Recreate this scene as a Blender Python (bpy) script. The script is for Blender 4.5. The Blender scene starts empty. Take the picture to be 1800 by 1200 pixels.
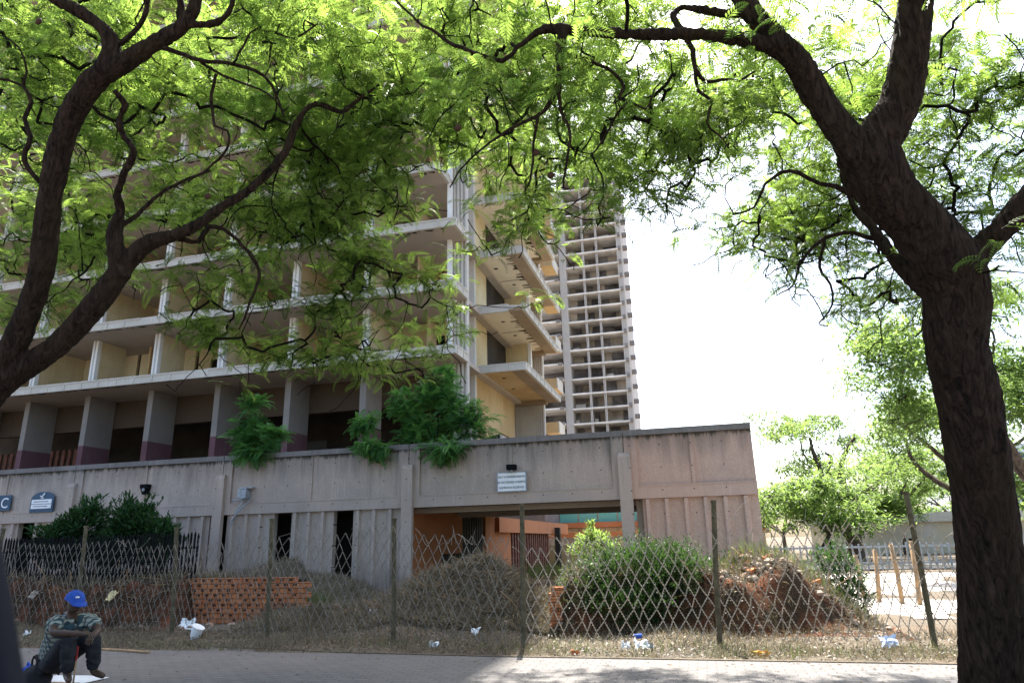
import bpy, math, random
import numpy as np
from mathutils import Vector, Matrix, noise as mnoise
R_ = math.radians
scene = bpy.context.scene
COL = scene.collection
rnd = random.Random(7)
rng = np.random.default_rng(11)

# ------------------------------------------------------------ camera
FPX, H = 1200.0, 1.5
pit, rol, yaw = R_(16.433), R_(-1.4236), R_(14.70)
def _rz(v):
    c, s = math.cos(yaw), math.sin(yaw)
    return np.array([v[0]*c-v[1]*s, v[0]*s+v[1]*c, v[2]])
_cp, _sp = math.cos(pit), math.sin(pit)
_F = np.array([0, _cp, _sp]); _R = np.array([1.0, 0, 0]); _U = np.array([0, -_sp, _cp])
_R1 = _R*math.cos(rol)+_U*math.sin(rol); _U1 = _U*math.cos(rol)-_R*math.sin(rol)
CF, CR, CU = _rz(_F), _rz(_R1), _rz(_U1)
CC = np.array([0.0, 0.0, H])
def ray(x, y): return CF+CR*(x-900)/FPX-CU*(y-600)/FPX
def atd(x, y, d): return CC+ray(x, y)*d          # point at a distance d ahead
def aty(x, y, Y): r = ray(x, y); return CC+r*Y/r[1]   # point on a wall plane
def atz(x, y, z=0.0): r = ray(x, y); return CC+r*(z-H)/r[2]

cam = bpy.data.cameras.new('camera')
cam.lens = 24; cam.sensor_width = 36; cam.clip_start = 0.03; cam.clip_end = 3000
cam.dof.use_dof = True; cam.dof.focus_distance = 11.0; cam.dof.aperture_fstop = 5.6
camo = bpy.data.objects.new('camera', cam); COL.objects.link(camo)
M = Matrix.Identity(4)
for i in range(3):
    M[i][0] = CR[i]; M[i][1] = CU[i]; M[i][2] = -CF[i]; M[i][3] = CC[i]
camo.matrix_world = M
scene.camera = camo

# ------------------------------------------------------------ light
SUN_EL, SUN_AZ = R_(60), R_(-10)      # azimuth from +Y towards +X
w = bpy.data.worlds.new('World'); scene.world = w; w.use_nodes = True
nt = w.node_tree
sky = nt.nodes.new('ShaderNodeTexSky'); sky.sky_type = 'NISHITA'; sky.sun_disc = False
sky.sun_elevation = SUN_EL; sky.sun_rotation = SUN_AZ
sky.dust_density = 3.0; sky.air_density = 1.0; sky.ozone_density = 1.0
bg = nt.nodes['Background']; bg.inputs['Strength'].default_value = 0.125
nt.links.new(sky.outputs[0], bg.inputs[0])
sun = bpy.data.lights.new('sun', 'SUN'); sun.energy = 5.0; sun.angle = R_(0.53); sun.color = (1.0, 0.955, 0.88)
suno = bpy.data.objects.new('sun', sun); COL.objects.link(suno)
sd = Vector((math.sin(SUN_AZ)*math.cos(SUN_EL), math.cos(SUN_AZ)*math.cos(SUN_EL), math.sin(SUN_EL)))
suno.rotation_euler = sd.to_track_quat('Z', 'Y').to_euler(); suno.location = (0, 0, 60)
vs = scene.view_settings
vs.view_transform = 'Standard'; vs.look = 'None'; vs.exposure = 1.95; vs.gamma = 1
scene.cycles.max_bounces = 8; scene.cycles.transparent_max_bounces = 8
scene.cycles.diffuse_bounces = 4; scene.cycles.transmission_bounces = 4; scene.cycles.glossy_bounces = 2

# ------------------------------------------------------------ materials
class NT:
    def __init__(s, name):
        s.m = bpy.data.materials.new(name); s.m.use_nodes = True
        s.t = s.m.node_tree; s.t.nodes.clear()
        s.out = s.n('ShaderNodeOutputMaterial')
        s.co = s.n('ShaderNodeTexCoord').outputs['Object']
    def n(s, k, **kw):
        nd = s.t.nodes.new(k)
        for a, b in kw.items(): setattr(nd, a, b)
        return nd
    def l(s, a, b): s.t.links.new(a, b)
    def val(s, sock, v):
        if hasattr(v, 'is_linked') or hasattr(v, 'links'): s.l(v, sock)
        else: sock.default_value = v
    def map(s, sc=(1, 1, 1), loc=(0, 0, 0), rot=(0, 0, 0), src=None):
        m = s.n('ShaderNodeMapping'); m.inputs['Scale'].default_value = sc
        m.inputs['Location'].default_value = loc; m.inputs['Rotation'].default_value = rot
        s.l(src or s.co, m.inputs['Vector']); return m.outputs[0]
    def noise(s, scale, detail=6, rough=0.55, vec=None, dist=0.0):
        n = s.n('ShaderNodeTexNoise'); n.inputs['Scale'].default_value = scale
        n.inputs['Detail'].default_value = detail; n.inputs['Roughness'].default_value = rough
        n.inputs['Distortion'].default_value = dist
        s.l(vec or s.co, n.inputs['Vector']); return n.outputs['Fac']
    def ramp(s, fac, stops):
        r = s.n('ShaderNodeValToRGB'); e = r.color_ramp.elements
        while len(e) < len(stops): e.new(0.5)
        for q, (p, c) in zip(e, stops):
            q.position = p; q.color = (c if len(c) == 4 else (*c, 1)) if hasattr(c, '__len__') else (c, c, c, 1)
        s.l(fac, r.inputs[0]); return r.outputs[0]
    def mix(s, f, a, b, mode='MIX'):
        m = s.n('ShaderNodeMix'); m.data_type = 'RGBA'; m.blend_type = mode
        s.val(m.inputs[0], f)
        for sk, v in ((m.inputs[6], a), (m.inputs[7], b)):
            if hasattr(v, 'links'): s.l(v, sk)
            else: sk.default_value = (*v, 1) if len(v) == 3 else v
        return m.outputs[2]
    def math(s, op, a, b=0.0, c=None):
        m = s.n('ShaderNodeMath'); m.operation = op
        s.val(m.inputs[0], a); s.val(m.inputs[1], b)
        if c is not None: s.val(m.inputs[2], c)
        return m.outputs[0]
    def bump(s, h, strength=0.3, dist=0.01):
        b = s.n('ShaderNodeBump'); b.inputs['Strength'].default_value = strength
        b.inputs['Distance'].default_value = dist; s.l(h, b.inputs['Height']); return b.outputs[0]
    def pbr(s, col, rough=0.85, nrm=None, metal=0.0, spec=0.3):
        p = s.n('ShaderNodeBsdfPrincipled')
        s.val(p.inputs['Base Color'], (*col, 1) if isinstance(col, tuple) and len(col) == 3 else col)
        s.val(p.inputs['Roughness'], rough); p.inputs['Metallic'].default_value = metal
        p.inputs['Specular IOR Level'].default_value = spec
        if nrm is not None: s.l(nrm, p.inputs['Normal'])
        s.l(p.outputs[0], s.out.inputs[0]); return s.m

def mul(c, k): return tuple(x*k for x in c)
def concrete(name, c, streak=0.45, warm=None, blot=0.35, bump=0.5, holes=None, scale=1.0, grime=None, drip=None):
    t = NT(name)
    big = t.noise(0.55*scale, 5, 0.6)
    col = t.mix(t.ramp(big, [(0.3, 0.0), (0.75, 1.0)]), mul(c, 1-blot), mul(c, 1+blot*0.45))
    if warm:
        col = t.mix(t.ramp(t.noise(0.32*scale, 4, 0.55, t.map(loc=(9, 3, 2))), [(0.42, 0.0), (0.62, 1.0)]), col, warm)
    st = t.noise(1.0, 6, 0.65, t.map((4.5*scale, 4.5*scale, 0.35*scale)))
    col = t.mix(t.math('MULTIPLY', t.math('MULTIPLY', t.ramp(st, [(0.52, 0.0), (0.75, 1.0)]), t.ramp(big, [(0.4, 0.15), (0.65, 1.0)])), streak), col, grime or mul(c, 0.28))
    st2 = t.noise(1.0, 4, 0.6, t.map((14*scale, 14*scale, 0.8*scale), loc=(3, 1, 7)))
    col = t.mix(t.math('MULTIPLY', t.ramp(st2, [(0.55, 0.0), (0.68, 1.0)]), streak*0.45), col, mul(c, 1.5))
    sp = t.noise(38*scale, 3, 0.6)
    col = t.mix(0.35, col, t.mix(t.ramp(sp, [(0.3, 0.0), (0.7, 1.0)]), mul(c, 0.55), mul(c, 1.35)))
    if drip:      # rain stains running down from the coping and splash dirt at the foot
        s2 = t.n('ShaderNodeSeparateXYZ'); t.l(t.co, s2.inputs[0])
        col_n = t.noise(1.0, 5, 0.7, t.map((2.6, 2.6, 0.22), loc=(5, 5, 5)))
        zz = t.math('ADD', s2.outputs[2], t.math('MULTIPLY', t.math('SUBTRACT', col_n, 0.5), 2.6))
        mk = t.n('ShaderNodeMapRange'); mk.inputs['From Min'].default_value = drip-0.75; mk.inputs['From Max'].default_value = drip+0.1
        t.l(zz, mk.inputs['Value'])
        col = t.mix(t.math('MULTIPLY', mk.outputs[0], 0.55), col, (0.07, 0.066, 0.06))
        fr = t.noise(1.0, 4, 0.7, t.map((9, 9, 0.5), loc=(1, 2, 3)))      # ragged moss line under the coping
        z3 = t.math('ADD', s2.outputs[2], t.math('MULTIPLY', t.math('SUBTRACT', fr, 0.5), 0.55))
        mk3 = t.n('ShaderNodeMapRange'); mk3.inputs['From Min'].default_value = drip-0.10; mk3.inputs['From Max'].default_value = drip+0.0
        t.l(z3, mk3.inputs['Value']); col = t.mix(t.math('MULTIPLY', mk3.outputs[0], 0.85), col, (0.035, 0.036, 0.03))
        mk2 = t.n('ShaderNodeMapRange'); mk2.inputs['From Min'].default_value = 0.9; mk2.inputs['From Max'].default_value = 0.0
        t.l(zz, mk2.inputs['Value'])
        col = t.mix(t.math('MULTIPLY', mk2.outputs[0], 0.6), col, (0.13, 0.09, 0.065))
    if holes:
        sep = t.n('ShaderNodeSeparateXYZ'); t.l(t.co, sep.inputs[0])
        fx = t.math('SUBTRACT', t.math('FRACT', t.math('DIVIDE', sep.outputs[0], holes[0])), 0.5)
        fz = t.math('SUBTRACT', t.math('FRACT', t.math('DIVIDE', sep.outputs[2], holes[1])), 0.5)
        fx = t.math('MULTIPLY', fx, holes[0]); fz = t.math('MULTIPLY', fz, holes[1])
        d = t.math('SQRT', t.math('ADD', t.math('MULTIPLY', fx, fx), t.math('MULTIPLY', fz, fz)))
        hm = t.math('LESS_THAN', d, 0.017)
        col = t.mix(hm, col, (0.02, 0.018, 0.016))
    nb = t.bump(t.math('ADD', t.noise(22*scale, 6, 0.7), t.math('MULTIPLY', t.noise(3*scale, 4, 0.6), 1.5)), bump, 0.012)
    return t.pbr(col, 0.9, nb, spec=0.2)

def plain(name, c, var=0.3, scale=3.0, rough=0.8, bump=0.2, metal=0.0, spec=0.3, det=5):
    t = NT(name)
    col = t.mix(t.ramp(t.noise(scale, det, 0.6), [(0.3, 0.0), (0.7, 1.0)]), mul(c, 1-var), mul(c, 1+var))
    return t.pbr(col, rough, t.bump(t.noise(scale*6, 5, 0.6), bump, 0.01), metal, spec)

def leafmat(name, c1, c2, tr, trw=0.5, val=0.35):
    t = NT(name)
    at = t.n('ShaderNodeAttribute'); at.attribute_name = 'tint'
    col = t.mix(at.outputs['Fac'], c1, c2)
    tcol = t.mix(at.outputs['Fac'], mul(tr, 1-val), mul(tr, 1+val))
    d = t.n('ShaderNodeBsdfPrincipled'); d.inputs['Roughness'].default_value = 0.5
    d.inputs['Specular IOR Level'].default_value = 0.25
    t.l(col, d.inputs['Base Color'])
    tb = t.n('ShaderNodeBsdfTranslucent'); t.l(tcol, tb.inputs[0])
    mx = t.n('ShaderNodeMixShader'); mx.inputs[0].default_value = trw
    t.l(d.outputs[0], mx.inputs[1]); t.l(tb.outputs[0], mx.inputs[2]); t.l(mx.outputs[0], t.out.inputs[0])
    return t.m

def barkmat(name, c, scale=1.0):
    t = NT(name)
    v = t.map((9*scale, 9*scale, 1.6*scale))
    f = t.noise(2.2, 8, 0.7, v, 1.2)
    g = t.noise(1.1, 5, 0.6, t.map((2, 2, 0.8)))
    col = t.mix(t.ramp(f, [(0.36, 0.0), (0.66, 1.0)]), mul(c, 0.2), mul(c, 1.9))
    col = t.mix(t.ramp(g, [(0.5, 0.0), (0.7, 0.6)]), col, (c[0]*1.2, c[1]*1.3, c[2]*0.9))
    return t.pbr(col, 0.95, t.bump(t.math('ADD', f, t.math('MULTIPLY', t.noise(60*scale, 4, 0.6), 0.25)), 1.0, 0.06), spec=0.12)

MT = {}
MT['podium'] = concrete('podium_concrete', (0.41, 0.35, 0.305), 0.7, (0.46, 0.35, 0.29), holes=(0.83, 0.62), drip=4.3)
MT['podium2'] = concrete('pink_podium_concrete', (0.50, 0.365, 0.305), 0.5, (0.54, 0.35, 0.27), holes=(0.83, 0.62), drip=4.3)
MT['coping'] = concrete('coping_concrete', (0.20, 0.185, 0.175), 0.9, blot=0.55, grime=(0.025, 0.027, 0.022))
MT['slab'] = concrete('slab_concrete', (0.56, 0.52, 0.45), 0.55, blot=0.3, scale=1.2)
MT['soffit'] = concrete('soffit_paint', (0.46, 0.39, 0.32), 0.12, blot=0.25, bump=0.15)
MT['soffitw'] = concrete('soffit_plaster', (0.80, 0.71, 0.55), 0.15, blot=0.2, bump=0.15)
MT['cream'] = concrete('cream_wall', (0.70, 0.60, 0.39), 0.5, (0.45, 0.33, 0.15), blot=0.25, bump=0.2, grime=(0.12, 0.09, 0.05))
MT['creamw'] = concrete('pale_wall', (0.55, 0.52, 0.45), 0.4, (0.48, 0.40, 0.24), blot=0.25, bump=0.2)
MT['ochre'] = concrete('ochre_wall', (0.58, 0.43, 0.24), 0.4, (0.40, 0.25, 0.10), blot=0.3, bump=0.2)
MT['white'] = concrete('white_frame', (0.80, 0.79, 0.76), 0.35, blot=0.2, bump=0.15)
MT['beam'] = concrete('brown_beam', (0.10, 0.072, 0.05), 0.4, blot=0.3, bump=0.2)
MT['edgebeam'] = concrete('balcony_beam', (0.34, 0.26, 0.18), 0.4, (0.24, 0.17, 0.10), blot=0.35, bump=0.2)
MT['column'] = concrete('column_concrete', (0.26, 0.235, 0.215), 0.4, blot=0.3)
MT['mauve'] = concrete('mauve_paint', (0.15, 0.075, 0.085), 0.5, blot=0.35, bump=0.3, grime=(0.3, 0.24, 0.24))
MT['flute'] = concrete('fluted_concrete', (0.60, 0.555, 0.49), 0.45, blot=0.25, scale=1.3)
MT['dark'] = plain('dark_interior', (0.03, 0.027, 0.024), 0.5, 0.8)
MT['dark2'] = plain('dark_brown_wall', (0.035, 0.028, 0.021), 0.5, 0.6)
MT['orange'] = concrete('orange_wall', (0.50, 0.20, 0.09), 0.3, blot=0.3, bump=0.3)
MT['rust'] = plain('rust_slats', (0.17, 0.065, 0.04), 0.5, 4, 0.7)
MT['glass'] = NT('turquoise_glass').pbr((0.12, 0.42, 0.40), 0.15, spec=0.6)
MT['darkglass'] = NT('blue_glass').pbr((0.03, 0.04, 0.09), 0.1, spec=0.6)
MT['tower'] = concrete('tower_concrete', (0.56, 0.51, 0.455), 0.35, blot=0.15, scale=0.25, bump=0.05)
MT['towers'] = plain('tower_slab', (0.74, 0.68, 0.60), 0.25, 0.4, 0.9, 0.0, det=3)
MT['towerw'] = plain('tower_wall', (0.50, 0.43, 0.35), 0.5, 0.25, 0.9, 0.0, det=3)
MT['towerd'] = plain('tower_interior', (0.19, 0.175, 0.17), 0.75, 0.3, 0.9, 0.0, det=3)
MT['iron'] = plain('black_iron', (0.010, 0.011, 0.012), 0.3, 8, 0.95, 0.1, 0, .05)
MT['post'] = plain('rusty_post', (0.095, 0.08, 0.048), 0.5, 9, 0.9, 0.5)
MT['wood'] = plain('pale_wood', (0.34, 0.22, 0.12), 0.35, 7, 0.85, 0.3)
MT['wire'] = plain('wire', (0.42, 0.36, 0.29), 0.3, 9, 0.7, 0.1)
MT['wirel'] = plain('rusty_wire', (0.27, 0.235, 0.20), 0.35, 9, 0.6, 0.1, 0.2)
MT['whitepl'] = plain('white_plastic', (0.78, 0.8, 0.82), 0.08, 6, 0.5, 0.3)
MT['blue'] = plain('blue_cloth', (0.03, 0.09, 0.42), 0.25, 14, 0.8, 0.3)
MT['skin'] = plain('skin', (0.075, 0.043, 0.029), 0.2, 9, 0.42, 0.1)
MT['trouser'] = plain('trousers', (0.022, 0.022, 0.026), 0.3, 12, 0.9, 0.5)
MT['signblue'] = plain('sign_blue', (0.03, 0.075, 0.13), 0.2, 5, 0.5, 0.05)
MT['greymetal'] = plain('grey_metal', (0.30, 0.33, 0.36), 0.3, 9, 0.5, 0.2, 0.3)
MT['ink'] = NT('ink').pbr((0.10, 0.13, 0.17), 0.7)
MT['bark'] = barkmat('jacaranda_bark', (0.033, 0.021, 0.015))
MT['twig'] = barkmat('twig_bark', (0.018, 0.014, 0.011), 3)
MT['farbark'] = barkmat('far_bark', (0.10, 0.075, 0.06), 0.4)
MT['leaf'] = leafmat('jacaranda_leaf', (0.020, 0.055, 0.014), (0.10, 0.155, 0.03), (0.27, 0.40, 0.07), 0.52, 0.65)
MT['leaff'] = leafmat('far_leaf', (0.045, 0.095, 0.03), (0.12, 0.19, 0.05), (0.27, 0.40, 0.09), 0.5, 0.4)
MT['leafs'] = leafmat('sapling_leaf', (0.025, 0.11, 0.035), (0.15, 0.32, 0.08), (0.12, 0.32, 0.05), 0.35)
MT['leafd'] = leafmat('oleander_leaf', (0.02, 0.055, 0.022), (0.04, 0.09, 0.03), (0.03, 0.09, 0.02), 0.3)
MT['leafb'] = leafmat('bush_leaf', (0.012, 0.035, 0.012), (0.065, 0.115, 0.035), (0.06, 0.12, 0.025), 0.35)
MT['straw'] = leafmat('dry_straw', (0.04, 0.033, 0.026), (0.30, 0.255, 0.185), (0.22, 0.18, 0.10), 0.3)
MT['weed'] = leafmat('green_grass', (0.06, 0.09, 0.03), (0.20, 0.23, 0.09), (0.12, 0.16, 0.04), 0.35)

def soilmat():
    t = NT('soil')
    sep = t.n('ShaderNodeSeparateXYZ'); t.l(t.co, sep.inputs[0])
    c = t.mix(t.ramp(t.noise(0.8, 6, 0.6), [(0.35, 0.0), (0.65, 1.0)]), (0.085, 0.07, 0.052), (0.17, 0.14, 0.105))
    c = t.mix(t.ramp(t.noise(0.35, 5, 0.6, t.map(loc=(4, 8, 0))), [(0.52, 0.0), (0.7, 0.4)]), c, (0.24, 0.12, 0.07))
    c = t.mix(0.4, c, t.mix(t.ramp(t.noise(30, 4, 0.6), [(0.35, 0.0), (0.65, 1.0)]), (0.03, 0.024, 0.018), (0.26, 0.22, 0.17)))
    return t.pbr(c, 0.95, t.bump(t.noise(14, 6, 0.7), 0.8, 0.05), spec=0.1)
MT['soil'] = soilmat()
def redsoil():
    t = NT('red_soil')
    c = t.mix(t.ramp(t.noise(3, 7, 0.65), [(0.35, 0.0), (0.65, 1.0)]), (0.07, 0.03, 0.018), (0.27, 0.105, 0.055))
    c = t.mix(t.ramp(t.noise(2.2, 6, 0.6, t.map(loc=(4, 8, 0))), [(0.42, 0.0), (0.58, 0.85)]), c, (0.06, 0.048, 0.032))
    return t.pbr(c, 0.95, t.bump(t.noise(10, 8, 0.75), 1.0, 0.12), spec=0.1)
MT['redsoil'] = redsoil()
def pavemat():
    t = NT('brick_paving')
    b = t.n('ShaderNodeTexBrick'); b.offset = 0.5
    b.inputs['Scale'].default_value = 1.0
    b.inputs['Brick Width'].default_value = 0.22; b.inputs['Row Height'].default_value = 0.11
    b.inputs['Mortar Size'].default_value = 0.009; b.inputs['Mortar Smooth'].default_value = 0.3
    b.inputs['Color1'].default_value = (0.088, 0.086, 0.088, 1); b.inputs['Color2'].default_value = (0.135, 0.13, 0.13, 1)
    b.inputs['Mortar'].default_value = (0.03, 0.026, 0.022, 1); b.inputs['Bias'].default_value = 0.1
    t.l(t.co, b.inputs['Vector'])
    c = t.mix(t.ramp(t.noise(0.7, 6, 0.6), [(0.35, 0.0), (0.7, 0.55)]), b.outputs[0], (0.16, 0.145, 0.13))
    c = t.mix(0.25, c, t.mix(t.ramp(t.noise(60, 3, 0.6), [(0.35, 0.0), (0.65, 1.0)]), (0.08, 0.075, 0.07), (0.4, 0.36, 0.33)))
    h = t.math('SUBTRACT', t.noise(25, 4, 0.6), b.outputs['Fac'])
    return t.pbr(c, 0.85, t.bump(h, 0.6, 0.01), spec=0.25)
MT['paving'] = pavemat()
def brickmat():
    t = NT('cored_brick')
    b = t.n('ShaderNodeTexBrick'); b.offset = 0.5
    b.inputs['Brick Width'].default_value = 0.21; b.inputs['Row Height'].default_value = 0.10
    b.inputs['Mortar Size'].default_value = 0.008; b.inputs['Scale'].default_value = 1.0
    b.inputs['Color1'].default_value = (0.46, 0.145, 0.055, 1); b.inputs['Color2'].default_value = (0.58, 0.22, 0.09, 1)
    b.inputs['Mortar'].default_value = (0.07, 0.035, 0.025, 1)
    t.l(t.map(rot=(R_(-90), 0, 0)), b.inputs['Vector'])
    c = t.mix(0.3, b.outputs[0], t.mix(t.ramp(t.noise(9, 6, 0.6), [(0.35, 0.0), (0.65, 1.0)]), (0.12, 0.05, 0.03), (0.5, 0.24, 0.13)))
    return t.pbr(c, 0.9, t.bump(t.math('SUBTRACT', t.noise(25, 4, 0.6), b.outputs['Fac']), 0.7, 0.01), spec=0.15)
MT['brick'] = brickmat()
def shirtmat():
    t = NT('check_shirt')
    sep = t.n('ShaderNodeSeparateXYZ'); t.l(t.map(rot=(0, 0, 0.6)), sep.inputs[0])
    fx = t.math('LESS_THAN', t.math('FRACT', t.math('MULTIPLY', sep.outputs[0], 21)), 0.42)
    fz = t.math('LESS_THAN', t.math('FRACT', t.math('MULTIPLY', sep.outputs[2], 21)), 0.42)
    c = t.mix(fx, (0.36, 0.37, 0.30), (0.05, 0.09, 0.10))
    c = t.mix(t.math('MULTIPLY', fz, 0.6), c, (0.05, 0.07, 0.10))
    return t.pbr(c, 0.9, t.bump(t.noise(14, 4, 0.6), 0.5, 0.02), spec=0.1)
MT['shirt'] = shirtmat()

# ------------------------------------------------------------ mesh helpers
def tagp(o, **kw):
    for k, v in kw.items():
        if v is not None: o[k] = v
    return o
def thing(name, label, cat, loc=(0, 0, 0), group=None):
    o = bpy.data.objects.new(name, None); COL.objects.link(o); o.location = loc
    o.empty_display_size = 0.3
    return tagp(o, label=label, category=cat, group=group)
def wloc(o):
    v = Vector((0, 0, 0))
    while o is not None: v += o.location; o = o.parent
    return v
def link(name, me, mat, parent=None, base=None):
    """mesh built in world coordinates; shifted so its origin sits at the parent's base"""
    off = wloc(parent) if parent is not None else Vector(base or (0, 0, 0))
    if off.length > 0: me.transform(Matrix.Translation(-off))
    for m in (mat if isinstance(mat, (list, tuple)) else [mat]): me.materials.append(m)
    o = bpy.data.objects.new(name, me); COL.objects.link(o)
    if parent is not None: o.parent = parent
    else: o.location = off
    return o
BOXF = ((0, 3, 2, 1), (4, 5, 6, 7), (0, 1, 5, 4), (1, 2, 6, 5), (2, 3, 7, 6), (3, 0, 4, 7))
class MB:
    def __init__(s): s.v = []; s.f = []; s.mi = []; s.m = 0
    def add(s, vs_, fs_):
        o = len(s.v); s.v.extend([tuple(map(float, p)) for p in vs_]); s.f.extend([tuple(i+o for i in f) for f in fs_]); s.mi.extend([s.m]*len(fs_)); return s
    def box(s, x0, x1, y0, y1, z0, z1):
        return s.add([(x0, y0, z0), (x1, y0, z0), (x1, y1, z0), (x0, y1, z0), (x0, y0, z1), (x1, y0, z1), (x1, y1, z1), (x0, y1, z1)], BOXF)
    def hexa(s, p): return s.add(p, BOXF)
    def prism(s, poly, y0, y1):       # polygon in XZ, extruded along Y
        n = len(poly)
        return s.add([(x, y0, z) for x, z in poly]+[(x, y1, z) for x, z in poly],
                     [tuple(range(n))]+[tuple(range(2*n-1, n-1, -1))]+[(i, (i+1) % n+0, (i+1) % n+n, i+n)[::-1] for i in range(n)])
    def tube(s, pts, rad, n=6, cap=True):
        pts = [Vector(p) for p in pts]; k = len(pts)
        if not hasattr(rad, '__len__'): rad = [rad]*k
        t = (pts[1]-pts[0]).normalized()
        a = t.orthogonal().normalized(); V = []
        for i in range(k):
            t2 = (pts[min(i+1, k-1)]-pts[max(i-1, 0)])
            if t2.length < 1e-9: t2 = t
            t2.normalize(); a = (a-t2*a.dot(t2))
            a = a.normalized() if a.length > 1e-6 else t2.orthogonal().normalized()
            b = t2.cross(a); t = t2
            for j in range(n):
                an = 2*math.pi*j/n
                V.append(pts[i]+(a*math.cos(an)+b*math.sin(an))*rad[i])
        F = [(i*n+j, i*n+(j+1) % n, (i+1)*n+(j+1) % n, (i+1)*n+j) for i in range(k-1) for j in range(n)]
        if cap: F += [tuple(range(n-1, -1, -1)), tuple(range((k-1)*n, k*n))]
        return s.add(V, F)
    def blob(s, c, r, seg=10, rings=7, jit=0.0, sd=0):
        V = [(c[0], c[1], c[2]-r[2])]
        q = random.Random(sd)
        for i in range(1, rings):
            ph = math.pi*i/rings-math.pi/2
            for j in range(seg):
                th = 2*math.pi*j/seg; k = 1+q.uniform(-jit, jit)
                V.append((c[0]+r[0]*k*math.cos(ph)*math.cos(th), c[1]+r[1]*k*math.cos(ph)*math.sin(th), c[2]+r[2]*k*math.sin(ph)))
        V.append((c[0], c[1], c[2]+r[2])); L = len(V)-1
        F = [(0, 1+(j+1) % seg, 1+j) for j in range(seg)]
        for i in range(rings-2):
            for j in range(seg):
                a = 1+i*seg+j; b = 1+i*seg+(j+1) % seg
                F.append((a, b, b+seg, a+seg))
        F += [(L, 1+(rings-2)*seg+j, 1+(rings-2)*seg+(j+1) % seg) for j in range(seg)]
        return s.add(V, F)
    def build(s, name, mat, parent=None, base=None, smooth=False, **props):
        me = bpy.data.meshes.new(name); me.from_pydata(s.v, [], s.f)
        if isinstance(mat, (list, tuple)): me.polygons.foreach_set('material_index', s.mi)
        if smooth: me.polygons.foreach_set('use_smooth', [True]*len(me.polygons))
        me.update()
        o = link(name, me, mat, parent, base)
        return tagp(o, **props)
def npmesh(name, verts, faces_idx, nper, tint=None, smooth=False):
    """fast mesh from numpy arrays; faces all with nper corners"""
    me = bpy.data.meshes.new(name)
    nv, nf = len(verts), len(faces_idx)
    me.vertices.add(nv); me.vertices.foreach_set('co', np.ascontiguousarray(verts, dtype=np.float32).ravel())
    me.loops.add(nf*nper); me.loops.foreach_set('vertex_index', np.ascontiguousarray(faces_idx, dtype=np.int32).ravel())
    me.polygons.add(nf); me.polygons.foreach_set('loop_start', np.arange(nf, dtype=np.int32)*nper)
    me.update(calc_edges=True)
    if tint is not None:
        a = me.attributes.new('tint', 'FLOAT', 'FACE'); a.data.foreach_set('value', np.ascontiguousarray(tint, dtype=np.float32))
    if smooth: me.polygons.foreach_set('use_smooth', np.ones(nf, dtype=bool))
    me.validate(); return me
def instance(tv, tf, pos, X, Y, Z, scale, tint=None):
    """copies of a template (tv, tf) with per-copy axes"""
    n, k = len(pos), len(tv)
    A = np.stack([X, Y, Z], axis=1)*np.asarray(scale).reshape(-1, 1, 1)
    V = np.einsum('kj,nji->nki', tv, A)+pos[:, None, :]
    Fi = (tf[None, :, :]+(np.arange(n)*k)[:, None, None]).reshape(-1, tf.shape[1])
    T = None if tint is None else np.repeat(tint, len(tf))
    return V.reshape(-1, 3), Fi, T
def norm(a): return a/np.maximum(np.linalg.norm(a, axis=-1, keepdims=True), 1e-9)
def frames(d, up=None):
    d = norm(d); n = len(d)
    if up is None: up = np.tile([0, 0, 1.0], (n, 1))+rng.normal(0, 0.25, (n, 3))
    s = norm(np.cross(d, up)); u = np.cross(s, d)
    return d, s, u
def structure(o): o['kind'] = 'structure'; return o
def skinbody(name, chains, mat, parent, sub=2, root=0, fold=0.0):
    """chains: list of lists of (xyz, radius); first points equal to earlier ones are merged"""
    verts, rad, edges, key = [], [], [], {}
    def vid(p, r):
        k = tuple(round(c, 4) for c in p)
        if k not in key: key[k] = len(verts); verts.append(tuple(p)); rad.append(r)
        return key[k]
    for ch in chains:
        prev = None
        for p, r in ch:
            i = vid(p, r)
            if prev is not None and prev != i: edges.append((prev, i))
            prev = i
    me = bpy.data.meshes.new(name); me.from_pydata(verts, edges, [])
    o = bpy.data.objects.new(name, me); COL.objects.link(o)
    o.modifiers.new('s', 'SKIN').use_smooth_shade = True
    sv = me.skin_vertices[0].data
    for i, r in enumerate(rad):
        sv[i].radius = (r, r) if not hasattr(r, '__len__') else r
        sv[i].use_root = (i == root)
    sb = o.modifiers.new('u', 'SUBSURF'); sb.levels = sub; sb.render_levels = sub
    dg = bpy.context.evaluated_depsgraph_get()
    m2 = bpy.data.meshes.new_from_object(o.evaluated_get(dg))
    bpy.data.objects.remove(o)
    if fold:
        for v in m2.vertices:
            c = v.co; a = mnoise.noise((c.x*9+c.z*5, c.y*9, c.z*17)); b = mnoise.noise((c.x*24, c.y*24, c.z*24+3))
            v.co = c+v.normal*fold*(-abs(a)*1.6+.4+b*.35)
    m2.materials.clear()
    m2.polygons.foreach_set('use_smooth', [True]*len(m2.polygons))
    return link(name, m2, mat, parent)

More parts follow.
